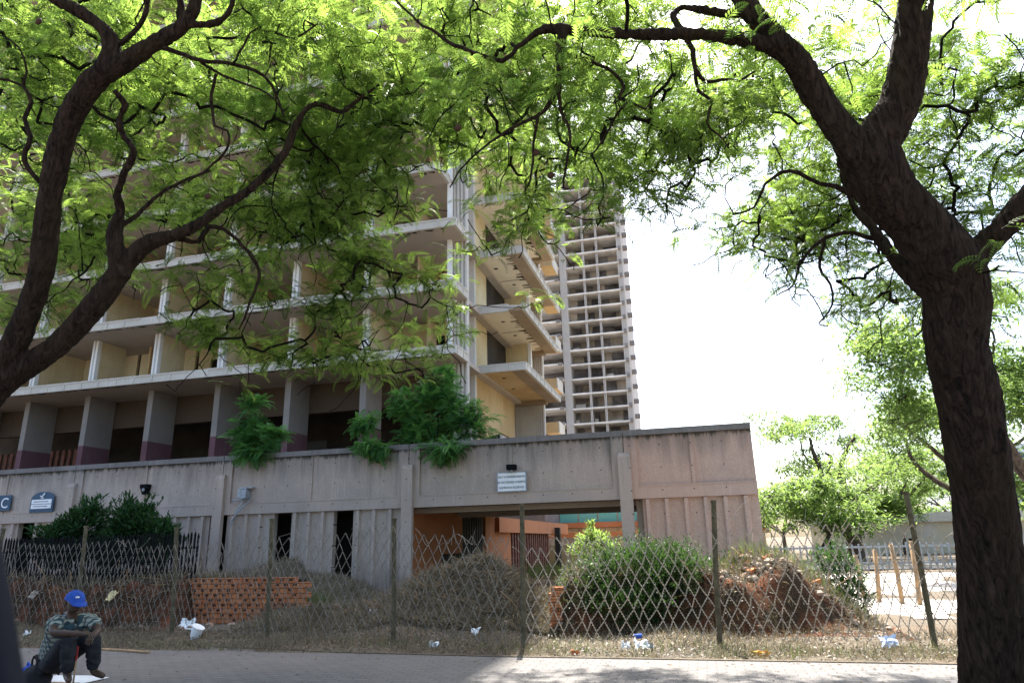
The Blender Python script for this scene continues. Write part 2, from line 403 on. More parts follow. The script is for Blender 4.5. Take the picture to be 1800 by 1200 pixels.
# ============================================================ GROUND
def sm(a, b, x): t = np.clip((x-a)/(b-a), 0, 1); return t*t*(3-2*t)
def gauss(x, y, cx, cy, sx, sy): return np.exp(-((x-cx)/sx)**2-((y-cy)/sy)**2)
_ph = rng.uniform(0, 6.28, 24); _fr = rng.uniform(0.8, 6, 24); _an = rng.uniform(0, 6.28, 24)
def rough(x, y):
    s = 0
    for p, f, a in zip(_ph, _fr, _an): s = s+np.sin(f*(x*math.cos(a)+y*math.sin(a))+p)/f
    return s*0.022
def gz(x, y):
    """height of the dirt ground behind the pavement"""
    x = np.asarray(x, float); y = np.asarray(y, float)
    z = 0*x+0*y
    g = sm(9.9, 11.5, y)
    z = z+g*(1-sm(30, 34, y))*rough(x, y)*1.3
    z = z+1.02*np.clip(gauss(x, y, -4.95, 14.3, 1.45, 1.4)*1.12+.16*np.sin(x*3.1+y)*gauss(x, y, -4.9, 14.2, 1.3, 1.2), 0, 1.1)             # heap of cut grass
    z = z+0.30*gauss(x, y, -3.2, 13.4, 1.0, 1.2)
    bank = sm(12.7, 13.3, y)*(1-sm(-11.1, -10.7, x))*(1-sm(17.5, 19.3, y))          # red bank left
    z = z+0.86*bank
    slope = sm(13.4, 16.5, y)*(1-sm(-9.6, -7.6, x))*sm(-11.2, -10.8, x)*(1-sm(17.5, 19.3, y))
    z = z+0.7*slope
    z = z+0.32*gauss(x, y, -8.0, 13.6, 1.3, 1.2)
    m = sm(12.35, 12.95, y+0.25*np.sin(x*2.1))*sm(-2.75, -2.3, x)*(1-sm(1.3, 2.75, x))*(1-sm(15.2, 17.5, y))  # mound right
    z = z+m*(0.72+0.33*gauss(x, y, 1.0, 13.7, 0.9, 0.9)+0.12*np.sin(x*5.1+y*3))
    z = z+(rough(x*4, y*4)*1.1+rough(x*9+3, y*9)*.6)*(m+bank)
    hp = np.clip(gauss(x, y, -5.0, 14.4, 2.2, 2.0)*1.2, 0, 1); z = z+(rough(x*3, y*3+5)*.9+rough(x*10, y*10)*.5)*hp
    return z
def sheet(name, x0, x1, y0, y1, nx, ny, fz, mat, sq=None):
    xs = np.linspace(x0, x1, nx) if sq is None else sq[0]; ys = np.linspace(y0, y1, ny) if sq is None else sq[1]
    nx, ny = len(xs), len(ys)
    Xg, Yg = np.meshgrid(xs, ys); Z = fz(Xg, Yg)
    V = np.stack([Xg, Yg, Z], -1).reshape(-1, 3)
    i = np.arange((ny-1)*(nx-1)); r, c = i//(nx-1), i % (nx-1); a = r*nx+c
    me = npmesh(name, V, np.stack([a, a+1, a+nx+1, a+nx], 1), 4, smooth=True)
    return structure(link(name, me, mat))
xs = np.concatenate([[-900, -300, -100, -50, -30], np.arange(-24, 8, 0.07), [9, 12, 20, 40, 100, 300, 900]])
ys = np.concatenate([[-600, -100, -20, 5], np.arange(9.86, 20, 0.07), [22, 26, 30, 40, 60, 100, 200, 500, 1500]])
def groundz(x, y):
    z = gz(x, y)
    return np.where(y < 9.9, -0.06, z)
g = sheet('ground', 0, 1, 0, 1, 0, 0, groundz, [MT['soil'], MT['redsoil']], (xs, ys))
# red earth where the banks are cut
me = g.data
cen = np.zeros(len(me.polygons)*3, np.float32); me.polygons.foreach_get('center', cen); cen = cen.reshape(-1, 3)
redm = ((cen[:, 0] < -10.6) & (cen[:, 0] > -19) & (cen[:, 1] > 12.3) & (cen[:, 1] < 14.0)) | \
       ((cen[:, 0] > -2.9) & (cen[:, 0] < 2.9) & (cen[:, 1] > 12.1) & (cen[:, 1] < 13.25)) | \
       ((cen[:, 0] > 0.2) & (cen[:, 0] < 2.4) & (cen[:, 1] > 12.3) & (cen[:, 1] < 14.5))
me.polygons.foreach_set('material_index', redm.astype(np.int32))
# the paving: slopes gently where its far edge bends on the left
def edgeY(x): return 9.85+0.35*max(0.0, (-4.5-x))*0.42
pv = MB(); 
pxs = [-60, -30, -16, -11.5, -9, -7, -5.3, -3, 0, 3, 8, 20, 60]
for a, b in zip(pxs[:-1], pxs[1:]):
    pv.add([(a, -8, 0), (b, -8, 0), (b, edgeY(max(b, -16)), 0), (a, edgeY(max(a, -16)), 0)], [(0, 1, 2, 3)])
structure(pv.build('pavement', MT['paving']))
kb = MB()
for a, b in zip(pxs[:-1], pxs[1:]):
    ya, yb = edgeY(max(a, -16)), edgeY(max(b, -16))
    kb.hexa([(a, ya+.002, -.1), (b, yb+.002, -.1), (b, yb+.09, -.1), (a, ya+.09, -.1), (a, ya+.002, .012), (b, yb+.002, .012), (b, yb+.09, .012), (a, ya+.09, .012)])
structure(kb.build('kerb', MT['soil']))
# pale concrete yard and road beyond the fence on the right
yd = MB(); yd.add([(2.6, 14.6, .03), (40, 14.6, .03), (60, 31, .03), (3.4, 31, .03)], [(0, 1, 2, 3)])
structure(yd.build('concrete_yard', concrete('yard_concrete', (0.42, 0.39, 0.36), 0.2, scale=0.6)))
rd = MB(); rd.add([(-8, 34.5, .034), (80, 34.5, .034), (80, 43, .034), (-8, 43, .034)], [(0, 1, 2, 3)])
structure(rd.build('road', plain('asphalt', (0.055, 0.055, 0.056), 0.2, 4, 0.9)))

# ============================================================ PODIUM
PY = 19.35
pod = thing('podium_building', 'long grey pink concrete podium with panelled parapet and ribbed walls beneath the towers', 'building', (-8, PY, 0))
XL, XR = -46.0, 1.5
pil = [-20.92, -14.93, -8.40, -1.93]
mods = [-45, -38.9, -32.9, -26.9]+pil+[XR]
zb, zt = 2.58, 4.47
def part(mb, name, mat, parent, **k): return mb.build(name, mat, parent, **k)
for a, b in zip(mods[:-1], mods[1:]):
    m = MB(); last = b == XR
    x0, x1 = a+.012, (b if last else b-.012)
    m.box(x0, x1, PY+.07, PY+.35, zb, zt-.16)
    fx0, fx1 = x0+.34, (x1 if last else x1-.34)
    m.box(x0, x1, PY, PY+.068, zb, 2.93)                    # bottom rail
    m.box(x0, fx0, PY+.001, PY+.068, 2.93, zt-.16)
    if not last: m.box(fx1, x1, PY+.001, PY+.068, 2.93, zt-.16)
    mid = (fx0+fx1)/2-.1
    m.box(mid, mid+.09, PY+.03, PY+.068, 2.93, zt-.16)
    m.box(fx0, fx1, PY-.012, PY+.03, 2.895, 2.93)           # thin drip sill
    if last: m.box(x1-.35, x1-.002, PY+.351, PY+9, zb, zt-.16)
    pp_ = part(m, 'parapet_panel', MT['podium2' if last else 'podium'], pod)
    c = MB(); c.box(x0, x1, PY-.004, PY+.36, zt-.158, zt)
    if last: c.box(x1-.36, x1+.004, PY+.361, PY+9, zt-.158, zt)
    part(c, 'coping', MT['coping'], pp_)
for x in mods[:-1]:
    m = MB(); m.box(x-.17, x+.17, PY-.13, PY+.02, -.1, 3.72)
    m.hexa([(x-.17, PY-.13, 3.72), (x+.17, PY-.13, 3.72), (x+.17, PY-.005, 3.72), (x-.17, PY-.005, 3.72), (x-.15, PY-.09, 3.84), (x+.15, PY-.09, 3.84), (x+.15, PY-.005, 3.84), (x-.15, PY-.005, 3.84)])
    part(m, 'pillar', MT['podium'], pod)
# ribbed lower walls with openings
def ribwall(x0, x1, rib0, step, y=PY+.12):
    m = MB(); m.box(x0, x1, y, y+.2, -.1, zb)
    x = rib0
    while x < x1-.06:
        if x > x0+.02:
            m.hexa([(x-.035, y-.10, 0), (x+.035, y-.10, 0), (x+.11, y, 0), (x-.11, y, 0), (x-.045, y-.11, zb-.02), (x+.045, y-.11, zb-.02), (x+.07, y, zb-.02), (x-.07, y, zb-.02)])
        x += step
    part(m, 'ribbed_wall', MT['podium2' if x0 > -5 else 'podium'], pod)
ribwall(-22.5, -21.15, -22.3, .55); ribwall(-20.7, -17.3, -20.3, .6); ribwall(-16.95, -15.35, -16.6, .52)
ribwall(-14.7, -12.98, -14.45, .50); ribwall(-12.36, -10.9, -12.2, .48); ribwall(-10.24, -8.6, -10.05, .53)
ribwall(-1.52, XR, -1.38, .51); ribwall(-45, -23.2, -44.8, .55)
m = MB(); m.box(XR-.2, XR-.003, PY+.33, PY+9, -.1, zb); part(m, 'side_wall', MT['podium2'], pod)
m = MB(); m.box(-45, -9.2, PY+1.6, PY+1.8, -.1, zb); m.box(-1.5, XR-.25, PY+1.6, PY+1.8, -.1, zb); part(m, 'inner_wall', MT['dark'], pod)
m = MB(); m.box(XL, -9.0, PY+.36, 41, zb+.02, 4.0); m.box(-9.0, XR-.36, PY+.36, 28.9, zb+.02, 4.0); part(m, 'terrace_slab', MT['beam'], pod)
m = MB()
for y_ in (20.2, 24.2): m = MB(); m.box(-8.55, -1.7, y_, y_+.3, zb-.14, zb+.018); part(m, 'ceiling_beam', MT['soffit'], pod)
# passage: orange wall, shutter, dark doors
m = MB(); m.box(-9.2, -8.55, PY+.5, 24.7, 1.2, zb); m.box(-9.2, -8.56, PY+.5, 22.6, -.1, 1.2); part(m, 'orange_wall', MT['orange'], pod)
m = MB(); m.box(-9.2, -8.55, 27.6, 31.5, -.1, zb); part(m, 'orange_wall', MT['orange'], pod)
m = MB(); m.box(-9.2, -8.7, 22.6, 27.6, -.1, 2.5)
part(m, 'dark_doorway', MT['dark'], pod)
m = MB()
for i in range(9): m.box(-8.72, -8.60, 24.8+i*.3, 24.8+i*.3+.17, 0, zb)
part(m, 'shutter', MT['dark2'], pod)
m = MB(); m.box(-9.2, -8.7, 31.5, 40, -.1, 2.0)
for i in range(17): m.box(-8.72, -8.5, 31.6+i*.48, 31.6+i*.48+.2, 0, 1.95)
part(m, 'slatted_wall', MT['rust'], pod)
m = MB(); m.box(-9.4, -8.35, 28.95, 44.8, 1.96, 2.58); part(m, 'orange_fascia', MT['orange'], pod)
m = MB(); m.box(-1.72, -1.5, PY+.4, 28.9, -.1, zb); part(m, 'passage_wall', MT['podium'], pod)

# courtyard building behind the passage
cb = thing('courtyard_building', 'low building seen through the passage with orange bands and turquoise window strips', 'building', (-5, 50, 0))
m = MB(); m.box(-16, 4, 50.2, 56, 0, 3.6); part(m, 'wall', MT['towerw'], cb)
m = MB(); m.box(-16, 4, 49.4, 50.15, 2.42, 2.78); m.box(-12, 4, 46.9, 47.2, 1.75, 2.1); part(m, 'orange_band', MT['orange'], cb)
for k in range(14):
    x = -15.5+k*1.4
    m = MB(); m.box(x, x+1.3, 50.1, 50.19, 2.8, 3.55); part(m, 'window', MT['glass'] if k % 5 != 3 else MT['greymetal'], cb)
    m = MB(); m.box(x, x+1.3, 50.1, 50.19, 2.05, 2.4); part(m, 'window', MT['creamw'], cb)
m = MB(); m.box(-12, 3, 44, 44.3, 0, 1.3); part(m, 'low_wall', MT['ochre'], cb)
m = MB(); m.box(-8.25, -7.95, 40, 40.3, 0, 2.3); m.box(-6.9, -6.6, 45, 45.3, 0, 2.1); part(m, 'post', MT['dark2'], cb)

# ============================================================ MAIN APARTMENT BLOCK
apt = thing('apartment_building', 'gutted concrete apartment block with stripped open floors and cream inner walls, nearest building', 'building', (-20, 27, 4))
FX0, FX1, FY = -46.0, -9.62, 27.0
Z0, ST, NF = 9.48, 3.05, 11
FRONT = 28.5
BX = [-42.65, -38.62, -34.6, -30.6, -26.6, -22.6, -18.6, -14.6]        # right faces of columns
for k in range(NF):
    z = Z0+ST*k; xr = FX1 if k < 3 else -10.45
    m = MB(); m.box(FX0, xr-.15, FY+.15, 40, z+.001, z+.22)
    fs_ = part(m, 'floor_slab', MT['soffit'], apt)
    f = MB(); f.box(FX0, xr, FY, FY+.149, z, z+.40)
    f.box(xr-.149, xr, FY+.15, 28.76, z, z+.40)
    x = FX0+.2
    while x < xr-.3:                      # moulded fascia panels
        e = min(x+1.02, xr-.06)
        if rnd.random() > 0.06:
            f.box(x, e, FY-.03, FY-.001, z+.33, z+.405); f.box(x, x+.07, FY-.028, FY-.001, z+.05, z+.33)
        x += 1.07
    for i in range(2):
        y = FY+.2+i*.78
        f.box(xr+.001, xr+.03, y, y+.68, z+.33, z+.405); f.box(xr+.001, xr+.028, y, y+.06, z+.06, z+.33)
    part(f, 'slab_edge', MT['slab'], fs_)
    j_ = MB()                             # torn ceiling edge hanging behind the fascia
    for _ in range(70):
        x = rnd.uniform(-34, xr-.6); a = rnd.uniform(.08, .5); y = FY+.152
        j_.hexa([(x, y, z-.003), (x+a, y, z-.003), (x+a*.9, y+rnd.uniform(.04, .22), z-.003), (x+a*.1, y+rnd.uniform(.03, .15), z-.003), (x, y, z+.02), (x+a, y, z+.02), (x+a*.9, y+.2, z+.02), (x+a*.1, y+.1, z+.02)])
    part(j_, 'torn_edge', MT['dark2'], fs_)['kind'] = 'stuff'
# ground storey columns with painted feet
for x in BX:
    m = MB(); m.box(x-.32, x, FRONT, 30.2, 6.87, Z0); c_ = part(m, 'column', MT['column'], apt)
    m = MB(); m.box(x-.325, x+.004, FRONT-.004, 30.204, 4.0, 6.869); part(m, 'column_foot', MT['mauve'], c_)
m = MB(); m.box(FX0, -10.6, 30.25, 30.6, 8.0, Z0); part(m, 'deep_beam', MT['beam'], apt)
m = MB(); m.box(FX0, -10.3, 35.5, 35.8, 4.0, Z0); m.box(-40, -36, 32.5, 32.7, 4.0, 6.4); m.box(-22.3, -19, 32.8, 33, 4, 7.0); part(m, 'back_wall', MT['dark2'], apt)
m = MB()
for i in range(30): m.box(-45+i*.42, -45+i*.42+.2, 31.2, 31.3, 4, 7.2)
part(m, 'slat_screen', MT['rust'], apt)
# upper floors: partitions, back walls
for k in range(NF-1):
    zf = Z0+ST*k+.22; zc = Z0+ST*(k+1)
    xs_ = BX+[-10.35]
    for i, x in enumerate(xs_):
        pw = MB(); wf = MB(); bw = MB(); ow = MB()
        if x > -10.5:
            wf.box(x-.22, x-.02, FRONT-.05, FRONT+.2, zf, zc); part(wf, 'mullion', MT['white'], apt); continue
        if i == 0: continue
        style = rnd.random()
        dpt = rnd.choice([1.3, 1.9, 4.4, 4.4])
        pw.box(x-.24, x, FRONT+.2, FRONT+dpt, zf, zc)
        wf.box(x-.30, x-.19, FRONT-.05, FRONT+.2, zf, zc); wf.box(x-.11, x+.02, FRONT-.03, FRONT+.2, zf, zc)
        wf.box(x-.189, x-.111, FRONT+.03, FRONT+.2, zf, zc)
        xn = xs_[i+1]-.24 if i+1 < len(xs_) else -10.6
        # stub walls and back wall with openings
        yb = FRONT+rnd.choice([3.0, 3.6, 4.5]); o0 = x+rnd.uniform(.5, 1.9); o1 = o0+rnd.choice([.9, 1.0, 1.5])
        tgt = bw if rnd.random() < .75 else ow
        tgt.box(x+.001, o0, yb, yb+.15, zf, zc); tgt.box(o1, xn, yb, yb+.15, zf, zc); tgt.box(o0, o1, yb+.002, yb+.148, zf+2.1, zc)
        if rnd.random() < .6:
            sx = x+rnd.uniform(1.6, 2.6); (ow if rnd.random() < .4 else bw).box(sx, sx+.12, FRONT+rnd.uniform(1.2, 2.0), yb-.002, zf, zc)
        if rnd.random() < .35:
            bx = x+rnd.uniform(.3, 2.4); bw.box(bx, bx+.9, FRONT+.5, FRONT+.62, zf, zf+.55)
        # bits of broken edge on the front
        p_ = part(pw, 'partition_wall', MT['cream'], apt); part(wf, 'mullion', MT['white'], p_)
        if bw.v: part(bw, 'room_wall', MT['cream'], apt)
        if ow.v: part(ow, 'stained_wall', MT['ochre'], apt)
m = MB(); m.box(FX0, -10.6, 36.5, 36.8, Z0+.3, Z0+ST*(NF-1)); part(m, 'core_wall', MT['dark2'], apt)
m = MB(); m.box(FX0, -10.5, FY+.5, 40, Z0+ST*(NF-1)+.41, Z0+ST*(NF-1)+1.0); part(m, 'roof', MT['slab'], apt)
m = MB(); m.box(-14.0, -7.6, 31.3, 39.4, Z0+ST*(NF-1)+1.01, 49.5); part(m, 'roof_shade_block', MT['slab'], apt)  # unseen block added on the roof to throw shade on the tree leaves
# fluted corner pier
m = MB(); zt_ = Z0+ST*(NF-1)+1.2
m.box(-10.42, -9.66, 28.92, 28.99, 4.0, zt_)
for i in range(4):
    x = -10.40+i*.195; m.hexa([(x+.03, 28.80, 4), (x+.11, 28.80, 4), (x+.15, 28.919, 4), (x, 28.919, 4), (x+.03, 28.80, zt_), (x+.11, 28.80, zt_), (x+.15, 28.919, zt_), (x, 28.919, zt_)])
part(m, 'fluted_pier', MT['flute'], apt)
m = MB(); m.box(-10.38, -10.1, 31.16, 31.42, 4, zt_); part(m, 'corner_post', MT['flute'], apt)

# right wing with cantilevered balcony slabs
RX0, RX1, RY0, RY1 = -11.2, -7.46, 31.0, 39.6
for k in range(NF):
    z = Z0+ST*k+.02
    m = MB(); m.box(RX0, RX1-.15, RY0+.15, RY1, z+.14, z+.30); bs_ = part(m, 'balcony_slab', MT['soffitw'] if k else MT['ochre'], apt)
    e = MB(); e.box(RX1-.80, RX1-.149, RY0+.149, RY1-.01, z+.02, z+.139)
    e.box(RX0, RX1-.801, RY1-.5, RY1, z-.10, z+.139); part(e, 'edge_beam', MT['edgebeam'], bs_)
    f = MB()
    if k == 1:       # broken front edge
        f.box(-10.36, -8.3, RY0, RY0+.148, z, z+.38)
        f.box(-8.29, -8.0, RY0+.03, RY0+.148, z+.10, z+.30); f.box(-8.0, RX1, RY0+.02, RY0+.148, z+.16, z+.27)
        f.box(-7.62, RX1, RY0+.0, RY0+.019, z+.2, z+.38)
    else: f.box(-10.36, RX1, RY0, RY0+.148, z, z+.38)
    f.box(RX1-.148, RX1, RY0+.149, RY1, z, z+.36)
    for q in np.arange(-10.3, RX1-.5, .98): 
        if k != 1 or q < -8.6: f.box(q, q+.9, RY0-.025, RY0-.001, z+.32, z+.385); f.box(q, q+.05, RY0-.025, RY0-.001, z+.05, z+.32)
    for q in np.arange(RY0+.2, RY1-.8, .95): f.box(RX1+.001, RX1+.028, q, q+.86, z+.30, z+.365); f.box(RX1+.001, RX1+.026, q, q+.05, z+.04, z+.30)
    part(f, 'balcony_edge', MT['slab'], bs_)
    j_ = MB()
    if k:
        for _ in range(34):
            y = rnd.uniform(RY0+.3, RY1-.6); a = rnd.uniform(.05, .3); d_ = rnd.uniform(.08, .5)
            j_.hexa([(RX1-.8-d_, y, z+.134), (RX1-.8, y, z+.134), (RX1-.8, y+a, z+.134), (RX1-.8-d_, y+a*.6, z+.134), (RX1-.8-d_, y, z+.139), (RX1-.8, y, z+.139), (RX1-.8, y+a, z+.139), (RX1-.8-d_, y+a*.6, z+.139)])
        j_.box(-10.2, RX1-.82, RY0+3.9, RY0+3.95, z+.13, z+.139)
        part(j_, 'torn_edge', MT['beam'], bs_)['kind'] = 'stuff'
    if k < NF-1:
        zf, zc = z+.30, z+ST+.14
        m = MB(); m.box(-10.36, -10.2, RY0+.3, RY0+2.6, zf, zc); m.box(-10.36, -8.9, 37.4, 37.6, zf, zc); part(m, 'balcony_wall', MT['cream'], apt)
        m = MB(); m.box(-10.36, -10.21, RY0+2.6, 37.4, zf, zc); part(m, 'window_opening', MT['dark2'], apt)
        m = MB(); m.box(-8.88, -8.7, 37.4, 37.7, zf, zc); part(m, 'mullion', MT['white'], apt)
        for q in range(6): pass
        m = MB()
        for q in range(2): m.blob((-9.3+rnd.uniform(-.2, .2), 33+q*2.6, z+.135), (.12, .12, .02), 8, 4)
        part(m, 'ceiling_rose', MT['dark'], apt)
m = MB(); m.box(-10.3, -10.15, 31.2, 38.9, 7.3, Z0); m.hexa([(-10.36, 31.2, 6.2), (-10.2, 31.2, 6.2), (-10.2, 36, 7.3), (-10.36, 36, 7.3), (-10.36, 31.2, 7.3), (-10.2, 31.2, 7.3), (-10.2, 36, 7.301), (-10.36, 36, 7.301)])
part(m, 'stair_beam', MT['ochre'], apt)
m = MB(); m.box(-10.6, -10.4, 38.6, 38.9, 4, Z0); part(m, 'timber_post', MT['ochre'], apt)
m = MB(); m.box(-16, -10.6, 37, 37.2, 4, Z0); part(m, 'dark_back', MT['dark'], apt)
# corrugated screen wall
m = MB(); m.box(-10.42, -8.5, 39.75, 39.95, 4, zt_)
for i in range(14):
    x = -10.42+i*.14; m.box(x, x+.07, 39.66, 39.749, 4, zt_)
part(m, 'corrugated_screen', MT['flute'], apt)
m = MB(); m.box(-26, -12.8, 41, 58, 4, zt_); part(m, 'rear_wing', MT['towerd'], apt)
for k in range(9):
    z = 6.4+k*3.7 if k else 6.0
    p0 = aty(958, 700, 55)[0]
    m = MB(); m.box(p0, p0+1.05, 55, 57.4, z, z+.12); m.box(p0, p0+1.05, 55, 55.1, z+.12, z+.9); part(m, 'small_balcony', MT['ochre'], apt)
    m = MB(); m.box(p0+1.051, p0+1.13, 55, 57.4, z-.02, z+.95); part(m, 'balcony_side', MT['slab'], apt)

# ============================================================ TOWER BEHIND
tw = thing('tower_block', 'tall stripped concrete tower rising behind the podium against the white sky', 'tower', (-17, 130, 0))
TY = 130.0
TX = dict(l=-23.4, l2=-22.0, m1=-18.4, m2=-15.6, r=-11.5, r2=-10.45)
NT_ = 20; TZ0 = 17.0; TS = 2.925
for k in range(NT_):
    z = TZ0+k*TS
    m = MB(); m.box(TX['l2']+.01, TX['r']+.35, TY-1.2, TY-.95, z, z+.32)
    m.box(TX['l2'], TX['r'], TY-.949, TY+5, z+.05, z+.3); part(m, 'floor_slab', MT['towers'], tw)
    m = MB(); m.box(-30.5, -23.45, TY-2.4, TY+4, z+.1, z+.45); part(m, 'ledge', MT['towers'], tw)
    m = MB(); m.box(-24.2, -23.42, TY-2.9, TY-2.41, z, z+.5); part(m, 'ledge_end', MT['column'], tw)
    m = MB(); m.box(TX['r2']+.01, TX['r2']+.95, TY+1.5, TY+2.6, z+1.1, z+1.85); part(m, 'ledge_end', MT['column'], tw)
    bw = MB(); dw = MB()
    for a, b in ((TX['l2'], TX['m1']), (TX['m1'], TX['m2']), (TX['m2'], TX['r'])):
        r = rnd.random(); s = a+(b-a)*rnd.uniform(.2, .7)
        q = TY+rnd.uniform(1.6, 3.8)
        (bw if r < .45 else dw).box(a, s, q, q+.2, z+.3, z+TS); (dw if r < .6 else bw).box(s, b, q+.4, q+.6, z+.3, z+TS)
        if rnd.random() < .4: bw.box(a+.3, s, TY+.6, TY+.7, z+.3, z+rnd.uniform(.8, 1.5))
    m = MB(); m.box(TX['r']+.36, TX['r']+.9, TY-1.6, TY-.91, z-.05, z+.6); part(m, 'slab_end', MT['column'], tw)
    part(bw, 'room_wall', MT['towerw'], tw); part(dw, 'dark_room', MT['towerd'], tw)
zt2 = TZ0+NT_*TS
m = MB(); m.box(TX['l'], TX['l2'], TY-.9, TY+6, 0, zt2)
for i in range(4): m.box(TX['l']+.05+i*.36, TX['l']+.2+i*.36, TY-1.0, TY-.901, 0, zt2)
part(m, 'ribbed_pier', MT['tower'], tw)
m = MB(); m.box(TX['r'], TX['r2'], TY-.9, TY+14, 0, zt2)
for i in range(3): m.box(TX['r']+.05+i*.36, TX['r']+.2+i*.36, TY-1.0, TY-.901, 0, zt2)
part(m, 'ribbed_pier', MT['tower'], tw)
for x in (TX['m1'], TX['m2']):
    m = MB(); m.box(x-.19, x-.04, TY-.94, TY-.6, 0, zt2); m.box(x+.06, x+.21, TY-.94, TY-.6, 0, zt2); m.box(x-.04, x+.06, TY-.7, TY+5, 0, zt2)
    part(m, 'mullion', MT['tower'], tw)
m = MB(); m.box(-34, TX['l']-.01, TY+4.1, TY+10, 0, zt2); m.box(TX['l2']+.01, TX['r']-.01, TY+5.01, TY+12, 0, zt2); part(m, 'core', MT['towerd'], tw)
m = MB(); m.box(TX['l'], TX['r2'], TY-1, TY+14, zt2+.01, zt2+.8); part(m, 'roof', MT['tower'], tw)

# distant office block and low sheds on the right
ob = thing('office_building', 'white office block with dark blue window bands far behind the right trunk', 'building', (44, 96, 0))
m = MB(); m.box(30, 62, 96, 108, 0, 11.6); part(m, 'wall', MT['whitepl'], ob)
for z in (5.2, 7.4, 9.6):
    m = MB(); m.box(30.3, 61.7, 95.9, 95.99, z, z+.95); part(m, 'window_band', MT['darkglass'], ob)
sh = thing('low_shed', 'low pale shed beyond the right hand fence', 'shed', (16, 60, 0))
m = MB(); m.box(9, 30, 60, 66, 0, 2.3); part(m, 'wall', MT['creamw'], sh)
m = MB(); m.prism([(8.6, 2.301), (30.4, 2.301), (30.4, 2.5), (19.5, 3.1), (8.6, 2.5)], 59.6, 66.4); part(m, 'roof', MT['slab'], sh)

# ============================================================ THINGS ON THE PODIUM WALL
def text(name, body, size, x, z, y, mat, parent, align='CENTER', sx=1.0):
    cu = bpy.data.curves.new(name, 'FONT'); cu.body = body; cu.size = size; cu.align_x = align; cu.extrude = .002
    o = bpy.data.objects.new(name, cu); COL.objects.link(o)
    dg = bpy.context.evaluated_depsgraph_get(); dg.update()
    me = bpy.data.meshes.new_from_object(o.evaluated_get(dg)); bpy.data.objects.remove(o)
    me.transform(Matrix.Translation((x, y, z)) @ Matrix.Rotation(R_(90), 4, 'X') @ Matrix.Diagonal((sx, 1, 1, 1)))
    return link(name, me, mat, parent)
def pw(px, py, Y=PY): p = aty(px, py, Y); return float(p[0]), float(p[2])
x0, z1 = pw(876, 832); x1, z0 = pw(925, 861)
sgn = thing('notice_board', 'white notice board with three lines of grey lettering below the black lamp', 'sign', (x0, PY-.05, z0))
m = MB(); m.box(x0, x1, PY-.06, PY-.015, z0, z1); bd_ = part(m, 'board', MT['whitepl'], sgn)
fr = MB(); fr.box(x0-.03, x1+.03, PY-.065, PY-.012, z0-.03, z0-.001); fr.box(x0-.03, x1+.03, PY-.065, PY-.012, z1+.001, z1+.03); fr.box(x0-.03, x0-.001, PY-.065, PY-.012, z0, z1); fr.box(x1+.001, x1+.03, PY-.065, PY-.012, z0, z1)
part(fr, 'frame', MT['greymetal'], sgn)
hgt = z1-z0
for i, (b, fz) in enumerate((('RIGHT OF ADMISSION RESERVED', .72), ('REG VAN TOEGANG VOORBEHOU', .42), ('ADMISSION RESERVED', .12))):
    text('lettering', b, .088, (x0+x1)/2, z0+hgt*fz, PY-.064, MT['ink'], bd_, sx=.62 if i < 2 else .85)
def lamp(px, py, label, kind):
    x, z = pw(px, py)
    t = thing('wall_lamp', label, 'lamp', (x, PY, z), group='old lamps on the parapet')
    m = MB()
    if kind == 0:
        m.box(x-.13, x+.13, PY-.16, PY+.06, z-.02, z+.12); m.box(x-.10, x+.10, PY-.19, PY-.161, z-.05, z+.10)
    else:
        m.box(x-.14, x+.14, PY-.14, PY+.06, z, z+.13); m.hexa([(x-.08, PY-.08, z-.2), (x+.06, PY-.08, z-.2), (x+.06, PY+.06, z-.2), (x-.08, PY+.06, z-.2), (x-.13, PY-.12, z-.001), (x+.13, PY-.12, z-.001), (x+.13, PY+.06, z-.001), (x-.13, PY+.06, z-.001)])
    part(m, 'housing', MT['iron'], t)
    m = MB(); m.blob((x+.02, PY-.14, z-.06), (.05, .05, .06), 8, 6); part(m, 'bulb_socket', MT['greymetal'], t)
lamp(900, 824, 'black square lamp housing directly above the white notice board', 0)
lamp(257, 858, 'small rusted lamp on the parapet midway along the left panel', 1)
# broken floodlight with dangling bracket
x, z = pw(432, 868)
t = thing('broken_floodlight', 'smashed pale floodlight hanging from its bent bracket on the parapet', 'lamp', (x, PY, z))
m = MB(); m.box(x-.16, x+.14, PY-.2, PY+.06, z-.14, z+.14); m.box(x-.2, x+.3, PY-.1, PY+.05, z+.17, z+.21); part(m, 'housing', MT['greymetal'], t)
m = MB(); m.tube([(x-.42, PY-.1, z-.2), (x, PY-.14, z-.19), (x+.28, PY-.1, z-.18), (x-.1, PY-.18, z-.55), (x-.34, PY-.16, z-.85)], .022, 6); m.tube([(x, PY-.1, z-.2), (x-.12, PY-.2, z-.5), (x-.3, PY-.1, z-.8), (x-.38, PY-.1, z-.98)], .02, 6)
m.tube([(x+.12, PY-.1, z+.2), (x-.02, PY-.2, z+.02)], .02, 6)
part(m, 'bracket', MT['greymetal'], t)
